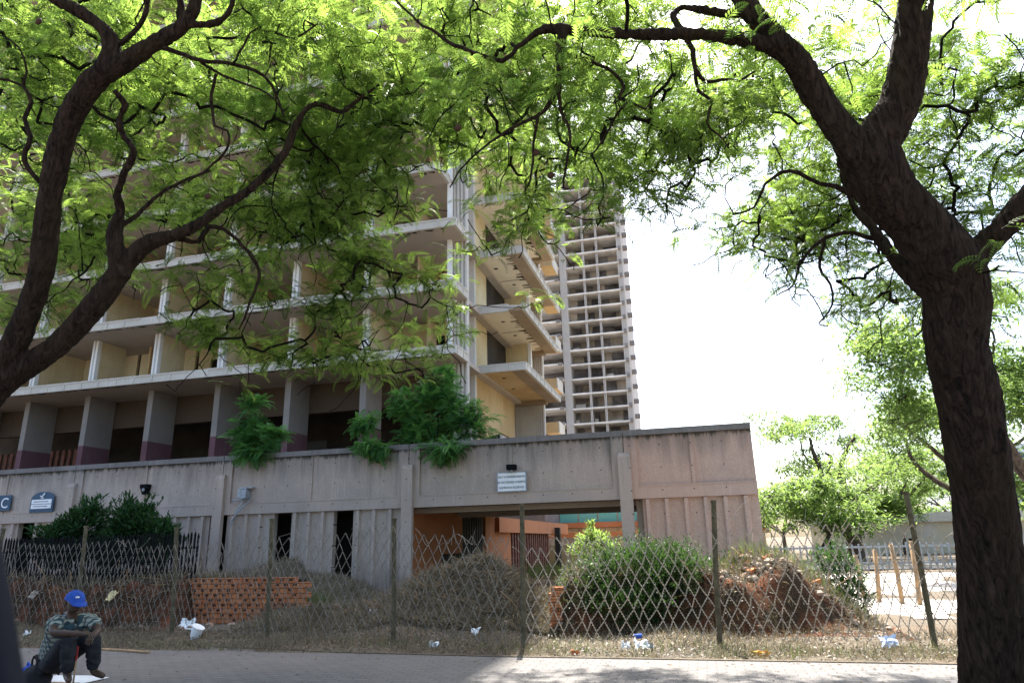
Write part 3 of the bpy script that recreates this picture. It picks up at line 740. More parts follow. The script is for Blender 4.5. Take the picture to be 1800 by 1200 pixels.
# arched sign and poster
x0, z1 = pw(59, 878); x1, z0 = pw(92, 893)
t = thing('arched_sign', 'arched blue sign board with white swoosh and two white name plates', 'sign', (x0, PY, z0))
ar = [(x0-.05, z0-.12)]+[(x1+.06, z0-.12), (x1+.06, z1)]+[((x0+x1)/2+.005+(x1-x0+.11)/2*math.cos(a), z1+.26*math.sin(a)) for a in np.linspace(0.15, math.pi-.15, 12)]+[(x0-.05, z1)]
m = MB(); m.prism(ar, PY-.05, PY-.02); part(m, 'board', MT['signblue'], t)
for a, b in ((.52, .98), (.02, .46)):
    m = MB(); m.box(x0+.01, x1-.01, PY-.07, PY-.051, z0+(z1-z0)*a, z0+(z1-z0)*b); part(m, 'name_plate', MT['whitepl'], t); np_ = COL.objects[-1]
    m = MB(); m.box(x0+.1, x1-.16, PY-.074, PY-.0705, z0+(z1-z0)*(a+.2), z0+(z1-z0)*(a+.27)); part(m, 'lettering', MT['ink'], t)
m = MB(); cx = (x0+x1)/2; m.tube([(cx-.12, PY-.06, z1+.12), (cx-.02, PY-.06, z1+.09), (cx+.06, PY-.06, z1+.16), (cx+.08, PY-.06, z1+.22)], [.01, .025, .03, .015], 6); m.tube([(cx-.05, PY-.06, z1+.04), (cx+.06, PY-.06, z1+.05)], .022, 6); part(m, 'emblem', MT['whitepl'], t)
x0, z1 = pw(-6, 871); x1, z0 = pw(18, 897)
t = thing('letter_sign', 'square blue sign with one large white letter at the far left of the parapet', 'sign', (x0, PY, z0))
m = MB(); m.box(x0, x1, PY-.05, PY-.02, z0, z1); part(m, 'board', MT['signblue'], t)
text('letter', 'C', .5, (x0+x1)/2+.12, z0+.1, PY-.055, MT['whitepl'], t)

# ============================================================ FOLIAGE TEMPLATES
def frond_template(npin=11, L=1.0, pl=0.24, wid=0.05, ang=62, droop=0.35, vee=0.12):
    """bipinnate leaf: rachis along +X, leaflets rows to +-Y, up +Z; unit length"""
    V, Fc = [], []
    def quad(a, b, c, d):
        o = len(V); V.extend([a, b, c, d]); Fc.append((o, o+1, o+2, o+3))
    def spine(t): return np.array([t*L*(1-.12*t*t), 0, .10*math.sin(t*2.2)-droop*t*t])
    for i in range(npin):
        t = .16+.84*(i+.5)/npin
        p = spine(t); ln = pl*L*math.sin(math.pi*min(1, .22+.72*t))**.8*(1.0 if t < .9 else .8)
        a = math.radians(ang-28*t)
        for s in (-1, 1):
            d = np.array([math.cos(a), s*math.sin(a), -.10]); q = p+d*ln-np.array([0, 0, vee*ln])
            w = np.array([-d[1]*s, d[0]*s, 0])*wid*L*.5*s
            m_ = p+d*ln*.5+np.array([0, 0, .02])
            quad(p, m_-w, q, m_+w)
    s0, s1, s2 = spine(0), spine(.5), spine(1)
    w = np.array([0, .007*L, 0])
    quad(s0-w, s1-w, s1+w, s0+w); quad(s1-w, s2-w*.4, s2+w*.4, s1+w)
    return np.array(V, float), np.array(Fc)
FROND = [frond_template(10, pl=.22, wid=.058), frond_template(10, pl=.25, wid=.055, droop=.55, vee=.3), frond_template(9, pl=.27, wid=.062, droop=.25)]
LEAF = (np.array([[0, 0, 0], [.5, -.16, .03], [1, 0, -.08], [.5, .16, .03]], float), np.array([[0, 1, 2, 3]]))
BLADE = (np.array([[0, -.03, 0], [0, .03, 0], [.02, .022, .55], [.02, -.022, .55], [.16, 0, 1.0], [.16, 0, 1.0]], float), np.array([[0, 1, 2, 3], [3, 2, 4, 5]]))
def catmesh(parts):
    off = 0; Vs, Fs, Ts = [], [], []
    for V, Fi, T in parts:
        Vs.append(V); Fs.append(Fi+off); Ts.append(T); off += len(V)
    return np.concatenate(Vs), np.concatenate(Fs), np.concatenate(Ts)
def fronds(centres, per, length, spread=.12, out=None, droopy=.35, tintbias=None, tmpl=FROND):
    """rosettes of fronds round each twig end"""
    res = []
    n = len(centres)
    for ti, (tv, tf) in enumerate(tmpl):
        k = max(1, per//len(tmpl)); N = n*k
        c = np.repeat(centres, k, axis=0)
        az = rng.uniform(0, 2*math.pi, N)
        el = rng.normal(-droopy*.5, .45, N)
        d = np.stack([np.cos(az)*np.cos(el), np.sin(az)*np.cos(el), np.sin(el)], 1)
        if out is not None: d = norm(d+np.repeat(out, k, axis=0)*.7)
        X, Y, Z = frames(d)
        pos = c+rng.normal(0, spread, (N, 3))*np.array([1, 1, .6])
        tint = np.clip(rng.normal(.48, .26, N)+np.repeat(rng.normal(0, .26, n), k), 0, 1)
        res.append(instance(tv, tf, pos, X, Y, Z, length*rng.uniform(.65, 1.25, N), tint))
    return catmesh(res)

def smooth_path(pts, rad, step=.07):
    P = np.array(pts, float); Rr = np.array(rad, float)
    n = len(P); out, ro = [], []
    for i in range(n-1):
        p0, p1, p2, p3 = P[max(i-1, 0)], P[i], P[i+1], P[min(i+2, n-1)]
        m = max(2, int(np.linalg.norm(p2-p1)/step))
        for j in range(m):
            t = j/m
            out.append(.5*((2*p1)+(-p0+p2)*t+(2*p0-5*p1+4*p2-p3)*t*t+(-p0+3*p1-3*p2+p3)*t**3))
            ro.append(Rr[i]*(1-t)+Rr[i+1]*t)
    out.append(P[-1]); ro.append(Rr[-1])
    return np.array(out), np.array(ro)
def wig(a, b, step=.085, amp=.28, sd=0):
    """gnarled twig path from a to b"""
    L = np.linalg.norm(b-a); n = max(2, int(L/step))
    t = np.linspace(0, 1, n+1)[:, None]
    P = a+(b-a)*t
    w_ = np.cumsum(rng.normal(0, 1, (n+1, 3)), axis=0); w_ -= w_[0]+(w_[-1]-w_[0])*t
    P = P+w_*amp*min(L, 1.2)/max(1, n**.5)*.75
    if n > 3: P[1:-1] = P[1:-1]*.5+(P[:-2]+P[2:])*.25
    P[:, 2] += -.10*L*np.sin(t[:, 0]*math.pi)*rng.uniform(-.6, 1)
    return P
def grow(limbs, targets, minr=.0066, tipmax=.019):
    """connect leaf clusters to the nearest wood; returns twig polylines with radii"""
    nodes = np.concatenate([l[0] for l in limbs]); par = [-1]*len(nodes); base = len(nodes)
    T = np.array(targets); N = len(T)
    d2 = ((T[:, None, :]-nodes[None])**2).sum(-1) if N*len(nodes) < 6e6 else None
    if d2 is None:
        best = np.zeros(N, int); bd = np.zeros(N)
        for i in range(N):
            q = ((nodes-T[i])**2).sum(-1); best[i] = q.argmin(); bd[i] = q.min()
    else: best = d2.argmin(1); bd = d2.min(1)
    done = np.zeros(N, bool); NL = [nodes]; allp = list(nodes)
    for _ in range(N):
        i = int(np.where(done, 1e9, bd).argmin()); done[i] = True
        P = wig(np.array(allp[best[i]]), T[i]); prev = int(best[i]); s = len(allp)
        for p in P[1:]: allp.append(p); par.append(prev); prev = len(allp)-1
        new = np.array(allp[s:])
        q = ((T[:, None, :]-new[None])**2).sum(-1); qa = q.argmin(1); qm = q.min(1)
        b = qm < bd*.92; best[b] = s+qa[b]; bd[b] = qm[b]
    n = len(allp); r = np.zeros(n); cnt = np.zeros(n); kids = [[] for _ in range(n)]
    for i in range(base, n): kids[par[i]].append(i)
    acc = np.zeros(n)
    for i in range(n-1, base-1, -1):
        if not kids[i]: acc[i] = minr**2.2
        r[i] = min(acc[i]**(1/2.2), tipmax)
        if par[i] >= base: acc[par[i]] += acc[i]
    chains = []
    for i in range(base, n):
        p = par[i]
        if p < base or len(kids[p]) > 1 and kids[p][0] != i:
            ch = [p, i]; 
        elif p >= base: continue
        else: ch = [p, i]
        while kids[ch[-1]]: ch.append(kids[ch[-1]][0])
        rr = [min(r[ch[1]]*1.15, tipmax) if ch[0] < base else min(r[ch[0]], r[ch[1]]*1.2)]+[r[c] for c in ch[1:]]
        chains.append(([allp[c] for c in ch], rr))
    return chains
def limb_mesh(limbs, voxel, name, mat, parent, amp=.022, hull=14):
    m = MB()
    for P, Rr in limbs: m.tube(P, list(Rr), hull)
    me = bpy.data.meshes.new('tmp'); me.from_pydata(m.v, [], m.f); me.update()
    o = bpy.data.objects.new('tmp', me); COL.objects.link(o)
    rm = o.modifiers.new('r', 'REMESH'); rm.mode = 'VOXEL'; rm.voxel_size = voxel
    s = o.modifiers.new('s', 'SMOOTH'); s.iterations = 4; s.factor = .6
    dg = bpy.context.evaluated_depsgraph_get()
    m2 = bpy.data.meshes.new_from_object(o.evaluated_get(dg)); bpy.data.objects.remove(o)
    n = len(m2.vertices); co = np.zeros(n*3, np.float32); m2.vertices.foreach_get('co', co); co = co.reshape(-1, 3)
    no = np.zeros(n*3, np.float32); m2.vertices.foreach_get('normal', no); no = no.reshape(-1, 3)
    h = np.zeros(n)
    for i in range(n):
        x, y, z = map(float, co[i])
        a = mnoise.noise((x*16, y*16, z*3.2)); b = mnoise.noise((x*5+7, y*5, z*2.2)); c = mnoise.noise((x*34, y*34, z*12))
        h[i] = -abs(a)*1.5+.5+b*.7+c*.45
    co += no*(h*amp)[:, None]
    m2.vertices.foreach_set('co', co.ravel()); m2.update(); m2.polygons.foreach_set('use_smooth', [True]*len(m2.polygons))
    m2.materials.clear()
    return link(name, m2, mat, parent)
def pathpx(seq):
    """(px, py, dist, widthpx) -> world path"""
    P = [atd(a, b, d) for a, b, d, w_ in seq]; Rr = []
    for i, (a, b, d, w_) in enumerate(seq):      # widths were read across the page: turn them square to the limb
        j, k = max(i-1, 0), min(i+1, len(seq)-1)
        dx, dy = seq[k][0]-seq[j][0], seq[k][1]-seq[j][1]; c = abs(dy)/max(1e-6, math.hypot(dx, dy))
        f = max(c, .74) if c > .5 else .86
        Rr.append(w_*f*(.88 if w_ > 60 else .93)/2/FPX*d)
    return smooth_path(P, Rr)

# ---- density of the canopy over the view, 50 px cells (columns 0..35), rows from y=0
GRID = """
877878777888888888888897655552001266
887888877888888888887766655543350166
888877777888888888765555555655778367
888877777888888888765555677768886777
888886346888877776766777887877776777
888884346889888665666888898774776666
888887689999996424666667631776554554
888866679999999253255530008876554455
777655558999999133342000007776666666
776554339899999100110003007777777667
555402089988983541000000008877777766
343001079788873420000000003345677466
300000067765773000000000000134566566
002210000002000000000000000000045555
""".strip().split('\n')
LG, RG = [], []
def dens(x, y):
    r, c = int(y//50), int(x//50)
    if r < 0: r = 0
    if r >= len(GRID) or c < 0: return 0
    c = min(max(c, 0), 35)
    return (int(GRID[r][c])/9.0)**1.45
def sample(n, x0, x1, y0, y1, drange, keep=None, kids=5):
    out = []
    while len(out) < n:
        x = rng.uniform(x0, x1); y = rng.uniform(y0, y1)
        if rng.uniform() > dens(x, y): continue
        if keep and not keep(x, y): continue
        a, b = drange(x, y)
        p = atd(x, y, rng.uniform(a, b)); out.append(p)
        for _ in range(rng.integers(2, kids+3)): out.append(p+rng.normal(0, 1, 3)*np.array([.34, .34, .13]))      # leaf clumps
    return out

# ============================================================ RIGHT TREE
rt_base = atd(1765, 1262, 5.95)
rt = thing('jacaranda_tree', 'big dark jacaranda with forked trunk at the right edge and a long limb reaching left', 'tree', (float(rt_base[0]), float(rt_base[1]), 0))
D = 6.0
L_ = [pathpx([(1768, 1290, D, 185), (1762, 1235, D, 150), (1750, 1130, D, 128), (1742, 1000, D, 118), (1732, 900, D, 113), (1718, 800, D, 112), (1702, 700, D, 113), (1680, 600, D, 110), (1682, 520, D, 118), (1660, 460, D, 150), (1608, 390, D, 132), (1565, 345, D, 130), (1530, 285, D, 140), (1500, 255, D, 110)]),
      pathpx([(1520, 280, D, 100), (1482, 235, D, 75), (1450, 190, D+.05, 62), (1420, 140, D+.1, 60), (1392, 100, D+.1, 62), (1358, 62, D+.15, 52), (1322, 20, D+.2, 48), (1290, -25, D+.3, 44), (1240, -100, D+.4, 36), (1210, -220, D+.5, 26)]),
      pathpx([(1405, 115, D+.1, 50), (1370, 88, D+.1, 42), (1330, 75, D+.1, 32), (1262, 64, D+.15, 25), (1190, 60, D+.2, 26), (1100, 60, D+.25, 23), (1010, 54, D+.3, 22), (960, 50, D+.35, 18), (930, 66, D+.4, 14), (900, 92, D+.4, 12), (884, 108, D+.4, 11), (850, 99, D+.45, 10), (800, 80, D+.5, 9), (770, 60, D+.55, 8), (745, 45, D+.6, 7), (715, 20, D+.65, 6), (690, -8, D+.7, 5)]),
      pathpx([(990, 58, D+.3, 18), (984, 95, D+.3, 15), (982, 140, D+.3, 12), (966, 180, D+.3, 11), (945, 204, D+.3, 9), (905, 222, D+.3, 7), (862, 250, D+.3, 6), (830, 276, D+.35, 5), (805, 305, D+.4, 4), (790, 330, D+.4, 3)]),
      pathpx([(945, 204, D+.3, 7), (938, 250, D+.3, 5), (936, 300, D+.3, 4.5), (925, 330, D+.3, 3)]),
      pathpx([(984, 140, D+.3, 8), (986, 195, D+.25, 7), (1002, 232, D+.2, 6), (998, 280, D+.2, 5), (990, 330, D+.2, 3.5)]),
      pathpx([(988, 95, D+.3, 9), (1035, 106, D+.3, 8), (1080, 130, D+.3, 8), (1096, 150, D+.3, 7), (1090, 172, D+.3, 7), (1102, 178, D+.3, 6), (1078, 210, D+.3, 5), (1065, 240, D+.3, 5), (1040, 272, D+.3, 3)]),
      pathpx([(1102, 176, D+.3, 5), (1135, 190, D+.3, 5), (1145, 170, D+.3, 4), (1160, 145, D+.3, 3)]),
      pathpx([(1310, 18, D+.2, 26), (1275, 24, D+.3, 18), (1230, 16, D+.4, 16), (1196, 14, D+.45, 14), (1184, 30, D+.4, 13), (1200, 56, D+.3, 14)]),
      pathpx([(1205, 66, D+.2, 12), (1218, 90, D+.2, 11), (1222, 120, D+.2, 9), (1240, 143, D+.2, 9), (1270, 140, D+.2, 7), (1300, 140, D+.2, 6), (1330, 125, D+.2, 4)]),
      pathpx([(1222, 120, D+.2, 8), (1228, 160, D+.2, 7), (1250, 178, D+.2, 6), (1243, 215, D+.2, 5), (1272, 245, D+.2, 4), (1280, 260, D+.2, 3)]),
      pathpx([(1525, 275, D, 95), (1550, 235, D, 95), (1580, 180, D, 82), (1594, 130, D, 72), (1600, 80, D, 67), (1606, 20, D, 64), (1616, -60, D, 56), (1625, -180, D+.1, 44), (1600, -330, D+.1, 30)]),
      pathpx([(1690, 480, D, 90), (1722, 440, D, 66), (1758, 405, D-.1, 62), (1800, 360, D-.2, 66), (1850, 310, D-.3, 62), (1960, 240, D-.5, 50), (2120, 100, D-.6, 36)]),
      pathpx([(1660, 530, D+.1, 44), (1612, 500, D+.3, 34), (1578, 462, D+.5, 28), (1550, 425, D+.7, 26), (1530, 395, D+.9, 22), (1500, 360, D+1.1, 15), (1480, 300, D+1.3, 10)]),
      pathpx([(1500, 345, D+.1, 16), (1470, 328, D+.2, 11), (1440, 322, D+.3, 9), (1405, 305, D+.4, 9), (1375, 302, D+.5, 8), (1345, 325, D+.55, 7), (1324, 365, D+.6, 6), (1290, 378, D+.65, 4)]),
      pathpx([(1535, 420, D+.8, 12), (1500, 410, D+.9, 9), (1455, 415, D+1, 9), (1425, 440, D+1, 8), (1405, 465, D+1, 7), (1395, 500, D+1, 5), (1365, 520, D+1, 3)]),
      pathpx([(1450, 420, D+1, 6), (1440, 470, D+1, 6), (1460, 500, D+1, 5), (1462, 535, D+1, 4), (1440, 570, D+1, 3)])]
def wood(root, limbs, amp):
    thick = []
    for P, Rr in limbs:
        k = np.where(Rr > .026)[0]; e = (k[-1]+1) if len(k) else 0
        if e > 3: thick.append((P[:e], Rr[:e]))
        s0 = max(0, e-3)
        if len(P)-s0 > 3:
            m = MB(); m.tube(P[s0:]+rng.normal(0, .005, P[s0:].shape), list(Rr[s0:]), 9); m.build('limb', MT['bark'], root, smooth=True)
    limb_mesh(thick, .016, 'trunk', MT['bark'], root, amp)
wood(rt, L_, .020)
def dR(x, y):
    far = 14.5 if 100 < y < 330 and x > 850 and rng.uniform() < .6 else 10.5
    if y < 170 and 850 < x < 1500 and rng.uniform() < .3: return (12, 17)
    if x < 1010 and y < 150: return (7.3, 10.5)
    if x < 1210: return (8.6 if x < 880 and y > 200 else 6.2, max(far, 11.5 if y > 220 else 9.5))
    if 1380 < x < 1720: return (6.9, max(far, 11))
    return (6.3, far)
TR = sample(960, 600, 1740, 0, 660, dR, lambda x, y: not (x < 880 and y > 330) and not (x < 760 and rng.uniform() < .4) and not (x > 1540 and y > 560))
TR += sample(60, 1740, 2000, 0, 330, lambda x, y: (6.6, 9.5))
TR += [atd(rng.uniform(500, 2300), rng.uniform(-900, -10), rng.uniform(5.2, 8.5)) for _ in range(170)]
TR += [np.array([rng.uniform(1.5, 9), rng.uniform(0, 9), rng.uniform(5.5, 9)]) for _ in range(110)]
for _ in range(150):
    z = rng.uniform(9.3, 11.6)
    TR.append(np.array([rng.uniform(-3.6, 2.8), rng.uniform(6.8, 9.0)+.569*z, z]))
TR = [p for p in TR if p[2] > 3.2]
def canopy(root, limbs, T, per=12, L=.31):
    T = np.array(T); m = MB()
    k = rng.uniform(size=len(T)) < .45          # bare gnarled twigs below the leaves
    bare = T[k]+rng.normal(0, .22, (k.sum(), 3))-np.array([0, 0, .22])
    for P, Rr in grow(limbs, np.concatenate([T, bare])): m.tube(P, Rr, 5, False)
    m.build('branches', MT['twig'], root, smooth=True)
    T = np.array(T); V, Fi, Ti = fronds(T+rng.normal(0, .05, T.shape)+np.array([0, 0, .10]), per, L, droopy=-.15)
    link('crown', npmesh('crown', V, Fi, 4, Ti), MT['leaf'], root)
canopy(rt, L_, TR)

# ============================================================ LEFT TREE
D = 6.6
lb = atd(-140, 1190, 6.6)
lt = thing('jacaranda_tree', 'jacaranda rooted outside the left edge whose twin dark limbs sweep up across the view', 'tree', (float(lb[0]), float(lb[1]), 0))
M_ = [pathpx([(-150, 1230, D, 150), (-140, 1100, D, 120), (-125, 900, D, 115), (-100, 790, D, 112), (-62, 730, D, 105), (-25, 690, D, 88), (8, 640, D, 62), (45, 560, D, 46), (72, 480, D, 43), (82, 400, D, 41), (92, 330, D, 41), (108, 250, D, 43), (132, 190, D, 50), (165, 143, D, 58), (205, 118, D, 50), (250, 90, D, 42), (290, 66, D, 36), (328, 40, D, 30), (344, 5, D, 22), (352, -50, D+.1, 17), (370, -150, D+.2, 12)]),
      pathpx([(-40, 715, D, 80), (10, 668, D, 66), (60, 636, D+.05, 58), (112, 598, D+.1, 56), (160, 545, D+.15, 58), (200, 492, D+.2, 52), (232, 452, D+.25, 44), (262, 426, D+.3, 34), (302, 415, D+.35, 27), (342, 398, D+.4, 23), (384, 368, D+.5, 22), (432, 338, D+.6, 21), (466, 308, D+.7, 20), (500, 268, D+.8, 17), (520, 222, D+.9, 15), (538, 192, D+.9, 14), (560, 183, D+1, 13), (602, 196, D+1, 10), (640, 166, D+1, 8), (668, 150, D+1, 5)]),
      pathpx([(182, 128, D, 46), (196, 95, D, 36), (193, 68, D, 34), (172, 42, D, 30), (132, 16, D, 26), (85, -8, D, 25), (20, -70, D, 20), (-80, -180, D, 14)]),
      pathpx([(212, 78, D, 14), (243, 48, D, 11), (257, 20, D, 10), (262, -12, D, 9)]),
      pathpx([(322, 48, D, 18), (318, 20, D, 15), (315, -10, D, 14)]),
      pathpx([(335, 45, D, 16), (378, 41, D, 13), (402, 25, D, 11), (410, -10, D, 10)]),
      pathpx([(212, 490, D+.2, 40), (206, 450, D+.2, 34), (200, 408, D+.25, 27), (212, 372, D+.3, 16), (206, 340, D+.2, 13), (220, 300, D+.15, 12), (236, 268, D+.1, 12), (216, 235, D+.1, 12), (208, 208, D+.1, 12), (222, 186, D+.1, 12), (202, 160, D, 12)]),
      pathpx([(205, 400, D+.3, 16), (240, 378, D+.4, 11), (282, 340, D+.5, 9), (330, 315, D+.6, 7), (370, 300, D+.7, 5)]),
      pathpx([(72, 322, D, 11), (42, 282, D, 10), (54, 240, D, 9), (42, 208, D, 8), (54, 180, D, 8), (40, 152, D, 7), (0, 137, D, 6), (-40, 120, D, 5)]),
      pathpx([(42, 152, D, 5), (45, 110, D, 4), (20, 70, D, 4), (-10, 60, D, 3)]),
      pathpx([(270, 80, D, 14), (310, 90, D, 10), (352, 106, D+.1, 9), (402, 111, D+.2, 8), (448, 124, D+.3, 8), (478, 150, D+.4, 6), (500, 205, D+.5, 4)]),
      pathpx([(350, 106, D+.1, 8), (376, 126, D+.2, 6), (424, 145, D+.3, 5), (470, 165, D+.4, 5), (498, 196, D+.5, 4)]),
      pathpx([(410, 112, D+.2, 5), (440, 60, D+.3, 5), (470, 55, D+.4, 5), (520, 66, D+.5, 5), (560, 40, D+.6, 4)]),
      pathpx([(300, 415, D+.4, 16), (350, 425, D+.6, 11), (366, 400, D+.7, 12), (410, 415, D+.8, 9), (455, 475, D+.9, 7), (440, 530, D+.9, 5), (420, 580, D+.9, 3)]),
      pathpx([(380, 130, D+.2, 6), (372, 180, D+.3, 6), (378, 220, D+.3, 6), (400, 230, D+.3, 5), (404, 250, D+.3, 5), (385, 280, D+.3, 7), (330, 320, D+.3, 4)])]
wood(lt, M_, .015)
def dL(x, y):
    if x > 430 and 120 < y < 340: return (8.3, 11.5)
    return (6.9, 11.5) if y < 200 else ((7.4, 11.5) if y < 300 else (9.4, 12.5))
TL = sample(980, 0, 880, 0, 700, dL, lambda x, y: not (x > 640 and y < 330) and not (x > 640 and rng.uniform() < .35))
TL += [atd(rng.uniform(-500, 620), rng.uniform(-700, -10), rng.uniform(6.0, 9)) for _ in range(90)]
TL += [atd(rng.uniform(-600, -5), rng.uniform(-100, 500), rng.uniform(6.5, 10)) for _ in range(90)]
TL = [p for p in TL if p[2] > 2.6]
canopy(lt, M_, TL)
# hanging seed pods
for root, ls in ((lt, ((68, 38, 6.4), (365, 345, 6.7))), (rt, ((805, 225, 6.2), (968, 308, 6.3), (942, 268, 6.3)))):
    for px, py, d in ls:
        p = atd(px, py, d); m = MB(); m.blob(p, (.035, .02, .035), 10, 7); m.tube([p+np.array([0, 0, .035]), p+np.array([.01, 0, .12])], .003, 5)
        m.build('seed_pod', plain('seed_pod', (0.05, 0.02, 0.01), .2, 20), root, smooth=True)

# ============================================================ BACKGROUND TREES
def far_tree(label, px, py, dist, sp, hgt, ntar, leafn, seed, lsize=.30, low=.25, lean=0, own=None):
    global rng
    keep = rng; rng = np.random.default_rng(seed)
    b = atd(px, py, dist); b = np.array([b[0], b[1], 0.0])
    t = thing('shade_tree', label, 'tree', tuple(map(float, b)), 'green trees in the background on the right')
    r0 = hgt*.028
    fork = b+np.array([lean, 0, hgt*.27])
    limbs = [smooth_path([b, b+(fork-b)*.5+np.array([.1*r0, 0, 0]), fork], [r0*1.3, r0, r0*.9], .3)]
    for i in range(5):
        a = i*1.26+rng.uniform(-.3, .3); e = np.array([math.cos(a)*sp*.55, math.sin(a)*sp*.5, hgt*rng.uniform(.30, .42)])
        mid = fork+e*.5+np.array([rng.normal(0, .35), rng.normal(0, .35), .2])
        limbs.append(smooth_path([fork, mid, fork+e], [r0*.62, r0*.4, r0*.2], .3))
    if own: limbs = [pathpx([(a, c, dist, w_) for a, c, w_ in l]) for l in own]; limbs[0][0][0][2] = -.1
    m = MB()
    for P, Rr in limbs: m.tube(P+rng.normal(0, r0*.06, P.shape), list(Rr), 9)
    m.build('trunk', MT['farbark'], t, smooth=True)
    # crown targets: flattened dome shell, in uneven lobes
    lob = [(rng.uniform(-.75, .75)*sp, rng.uniform(-.75, .75)*sp, hgt*rng.uniform(low+.15, .9), rng.uniform(.22, .42)*sp) for _ in range(16)]
    T = []
    while len(T) < ntar:
        l = lob[rng.integers(len(lob))]; v = norm(rng.normal(0, 1, 3)); k = rng.uniform(.5, 1)
        p = b+np.array([l[0]+v[0]*l[3]*k, l[1]+v[1]*l[3]*k, l[2]+v[2]*l[3]*.55*k])
        if p[2] > hgt*low and p[2] < hgt: T.append(p)
    T = np.array(T)
    m = MB()
    for P, Rr in grow(limbs, T, .012, .10): m.tube(P, Rr, 4, False)
    m.build('branches', MT['farbark'], t)
    c = np.repeat(T, leafn, axis=0); N = len(c)
    pos = c+rng.normal(0, .36, (N, 3))*np.array([1, 1, .45])
    X, Y, Z = frames(norm(rng.normal(0, 1, (N, 3))*np.array([1, 1, .5])+np.array([0, 0, -.25])))
    V, Fi, Ti = instance(*LEAF, pos, X, Y, Z, lsize*rng.uniform(.6, 1.4, N), np.clip(rng.normal(.5, .25, N)+np.repeat(rng.normal(0, .2, len(T)), leafn), 0, 1))
    link('crown', npmesh('crown', V, Fi, 4, Ti), MT['leaff'], t)
    rng = keep
far_tree('spreading tree with a curved dark trunk right of the podium end wall', 1503, 966, 44, 5.6, 11.0, 270, 50, 21, .28, .34, 0, [[(1504, 972, 34), (1500, 935, 26), (1494, 905, 23), (1488, 882, 22)], [(1490, 890, 18), (1478, 868, 15), (1462, 850, 14), (1445, 836, 13), (1438, 815, 10), (1428, 790, 7), (1424, 770, 5)], [(1488, 884, 17), (1484, 855, 13), (1478, 825, 11), (1486, 795, 9), (1502, 770, 6)], [(1494, 884, 15), (1515, 868, 13), (1540, 852, 11), (1560, 830, 7), (1575, 800, 5)], [(1500, 945, 13), (1470, 930, 11), (1440, 908, 10), (1405, 890, 8), (1378, 880, 5)], [(1462, 850, 9), (1455, 825, 8), (1462, 805, 6), (1450, 795, 5)]])
far_tree('lower leaning tree half hidden behind the podium end wall', 1430, 965, 40, 4.6, 5.6, 150, 80, 6, .32, .22, 1.0)
far_tree('rounded tree behind the leaning wooden fence posts', 1590, 962, 52, 5.6, 8.8, 200, 70, 8, .36, .22)
far_tree('leafy tree just left of the big trunk with foliage reaching high', 1765, 985, 30, 5.6, 9.6, 320, 65, 9, .22, .12, -.5)
far_tree('tall tree filling the gap right of the big trunk', 1860, 985, 20, 4.4, 9.6, 320, 75, 10, .20, .30)
far_tree('small far tree at the end of the yard', 1380, 962, 60, 5.0, 6.0, 120, 60, 12, .36, .12)
far_tree('distant tree closing the view behind the shed', 1690, 962, 75, 8.5, 9.0, 170, 60, 14, .45, .1)

# ============================================================ SAPLINGS ON THE TERRACE
def sapling(label, stems, seedn, per, L, mat=None, name='sapling', cat='sapling', base=None, grp=None):
    b = np.array(base, float)
    t = thing(name, label, cat, tuple(map(float, b)), grp)
    T = []
    for c, r, n in stems:
        for _ in range(n):
            v = norm(rng.normal(0, 1, 3)); T.append(np.array(c)+v*np.array(r)*rng.uniform(.35, 1))
    T = np.array(T)
    lim = [smooth_path([b, (b+np.array(c))/2+rng.normal(0, .05, 3), np.array(c)], [.03, .02, .01], .12) for c, r, n in stems]
    m = MB()
    for P, Rr in lim: m.tube(P, list(Rr), 6)
    for P, Rr in grow(lim, T, .003, .012): m.tube(P, Rr, 4, False)
    m.build('stem', MT['twig'], t, smooth=True)
    out = norm(T-np.array([b[0], b[1], b[2]+.2])); V, Fi, Ti = fronds(T, per, L, .06, out, .2)
    link('foliage', npmesh('foliage', V, Fi, 4, Ti), mat or MT['leafs'], t)
def A(px, py, Y=20.0): return aty(px, py, Y)
sapling('small self seeded jacaranda sapling growing on the parapet, left of the larger one',
        [(A(450, 722, 19.5), (.3, .3, .35), 8), (A(440, 762, 19.5), (.5, .35, .45), 22), (A(482, 765, 19.5), (.35, .3, .25), 12), (A(445, 792, 19.3), (.5, .35, .22), 16)], 1, 12, .50, base=A(452, 806, 19.6))
sapling('larger bushy jacaranda sapling sprawling over the parapet beside the fluted pier',
        [(A(770, 690), (.7, .5, .65), 44), (A(720, 720), (.75, .5, .6), 40), (A(800, 740), (.9, .5, .8), 60), (A(740, 765), (.8, .5, .5), 40),
         (A(645, 748, 19.5), (.45, .35, .3), 20), (A(662, 788, 19.2), (.6, .3, .28), 24), (A(835, 745), (.5, .4, .45), 18), (A(790, 790, 19.2), (.4, .3, .3), 16), (A(765, 790, 19.2), (.3, .3, .2), 8), (A(772, 660), (.25, .25, .3), 8)], 2, 12, .42, base=A(768, 800, 19.6))
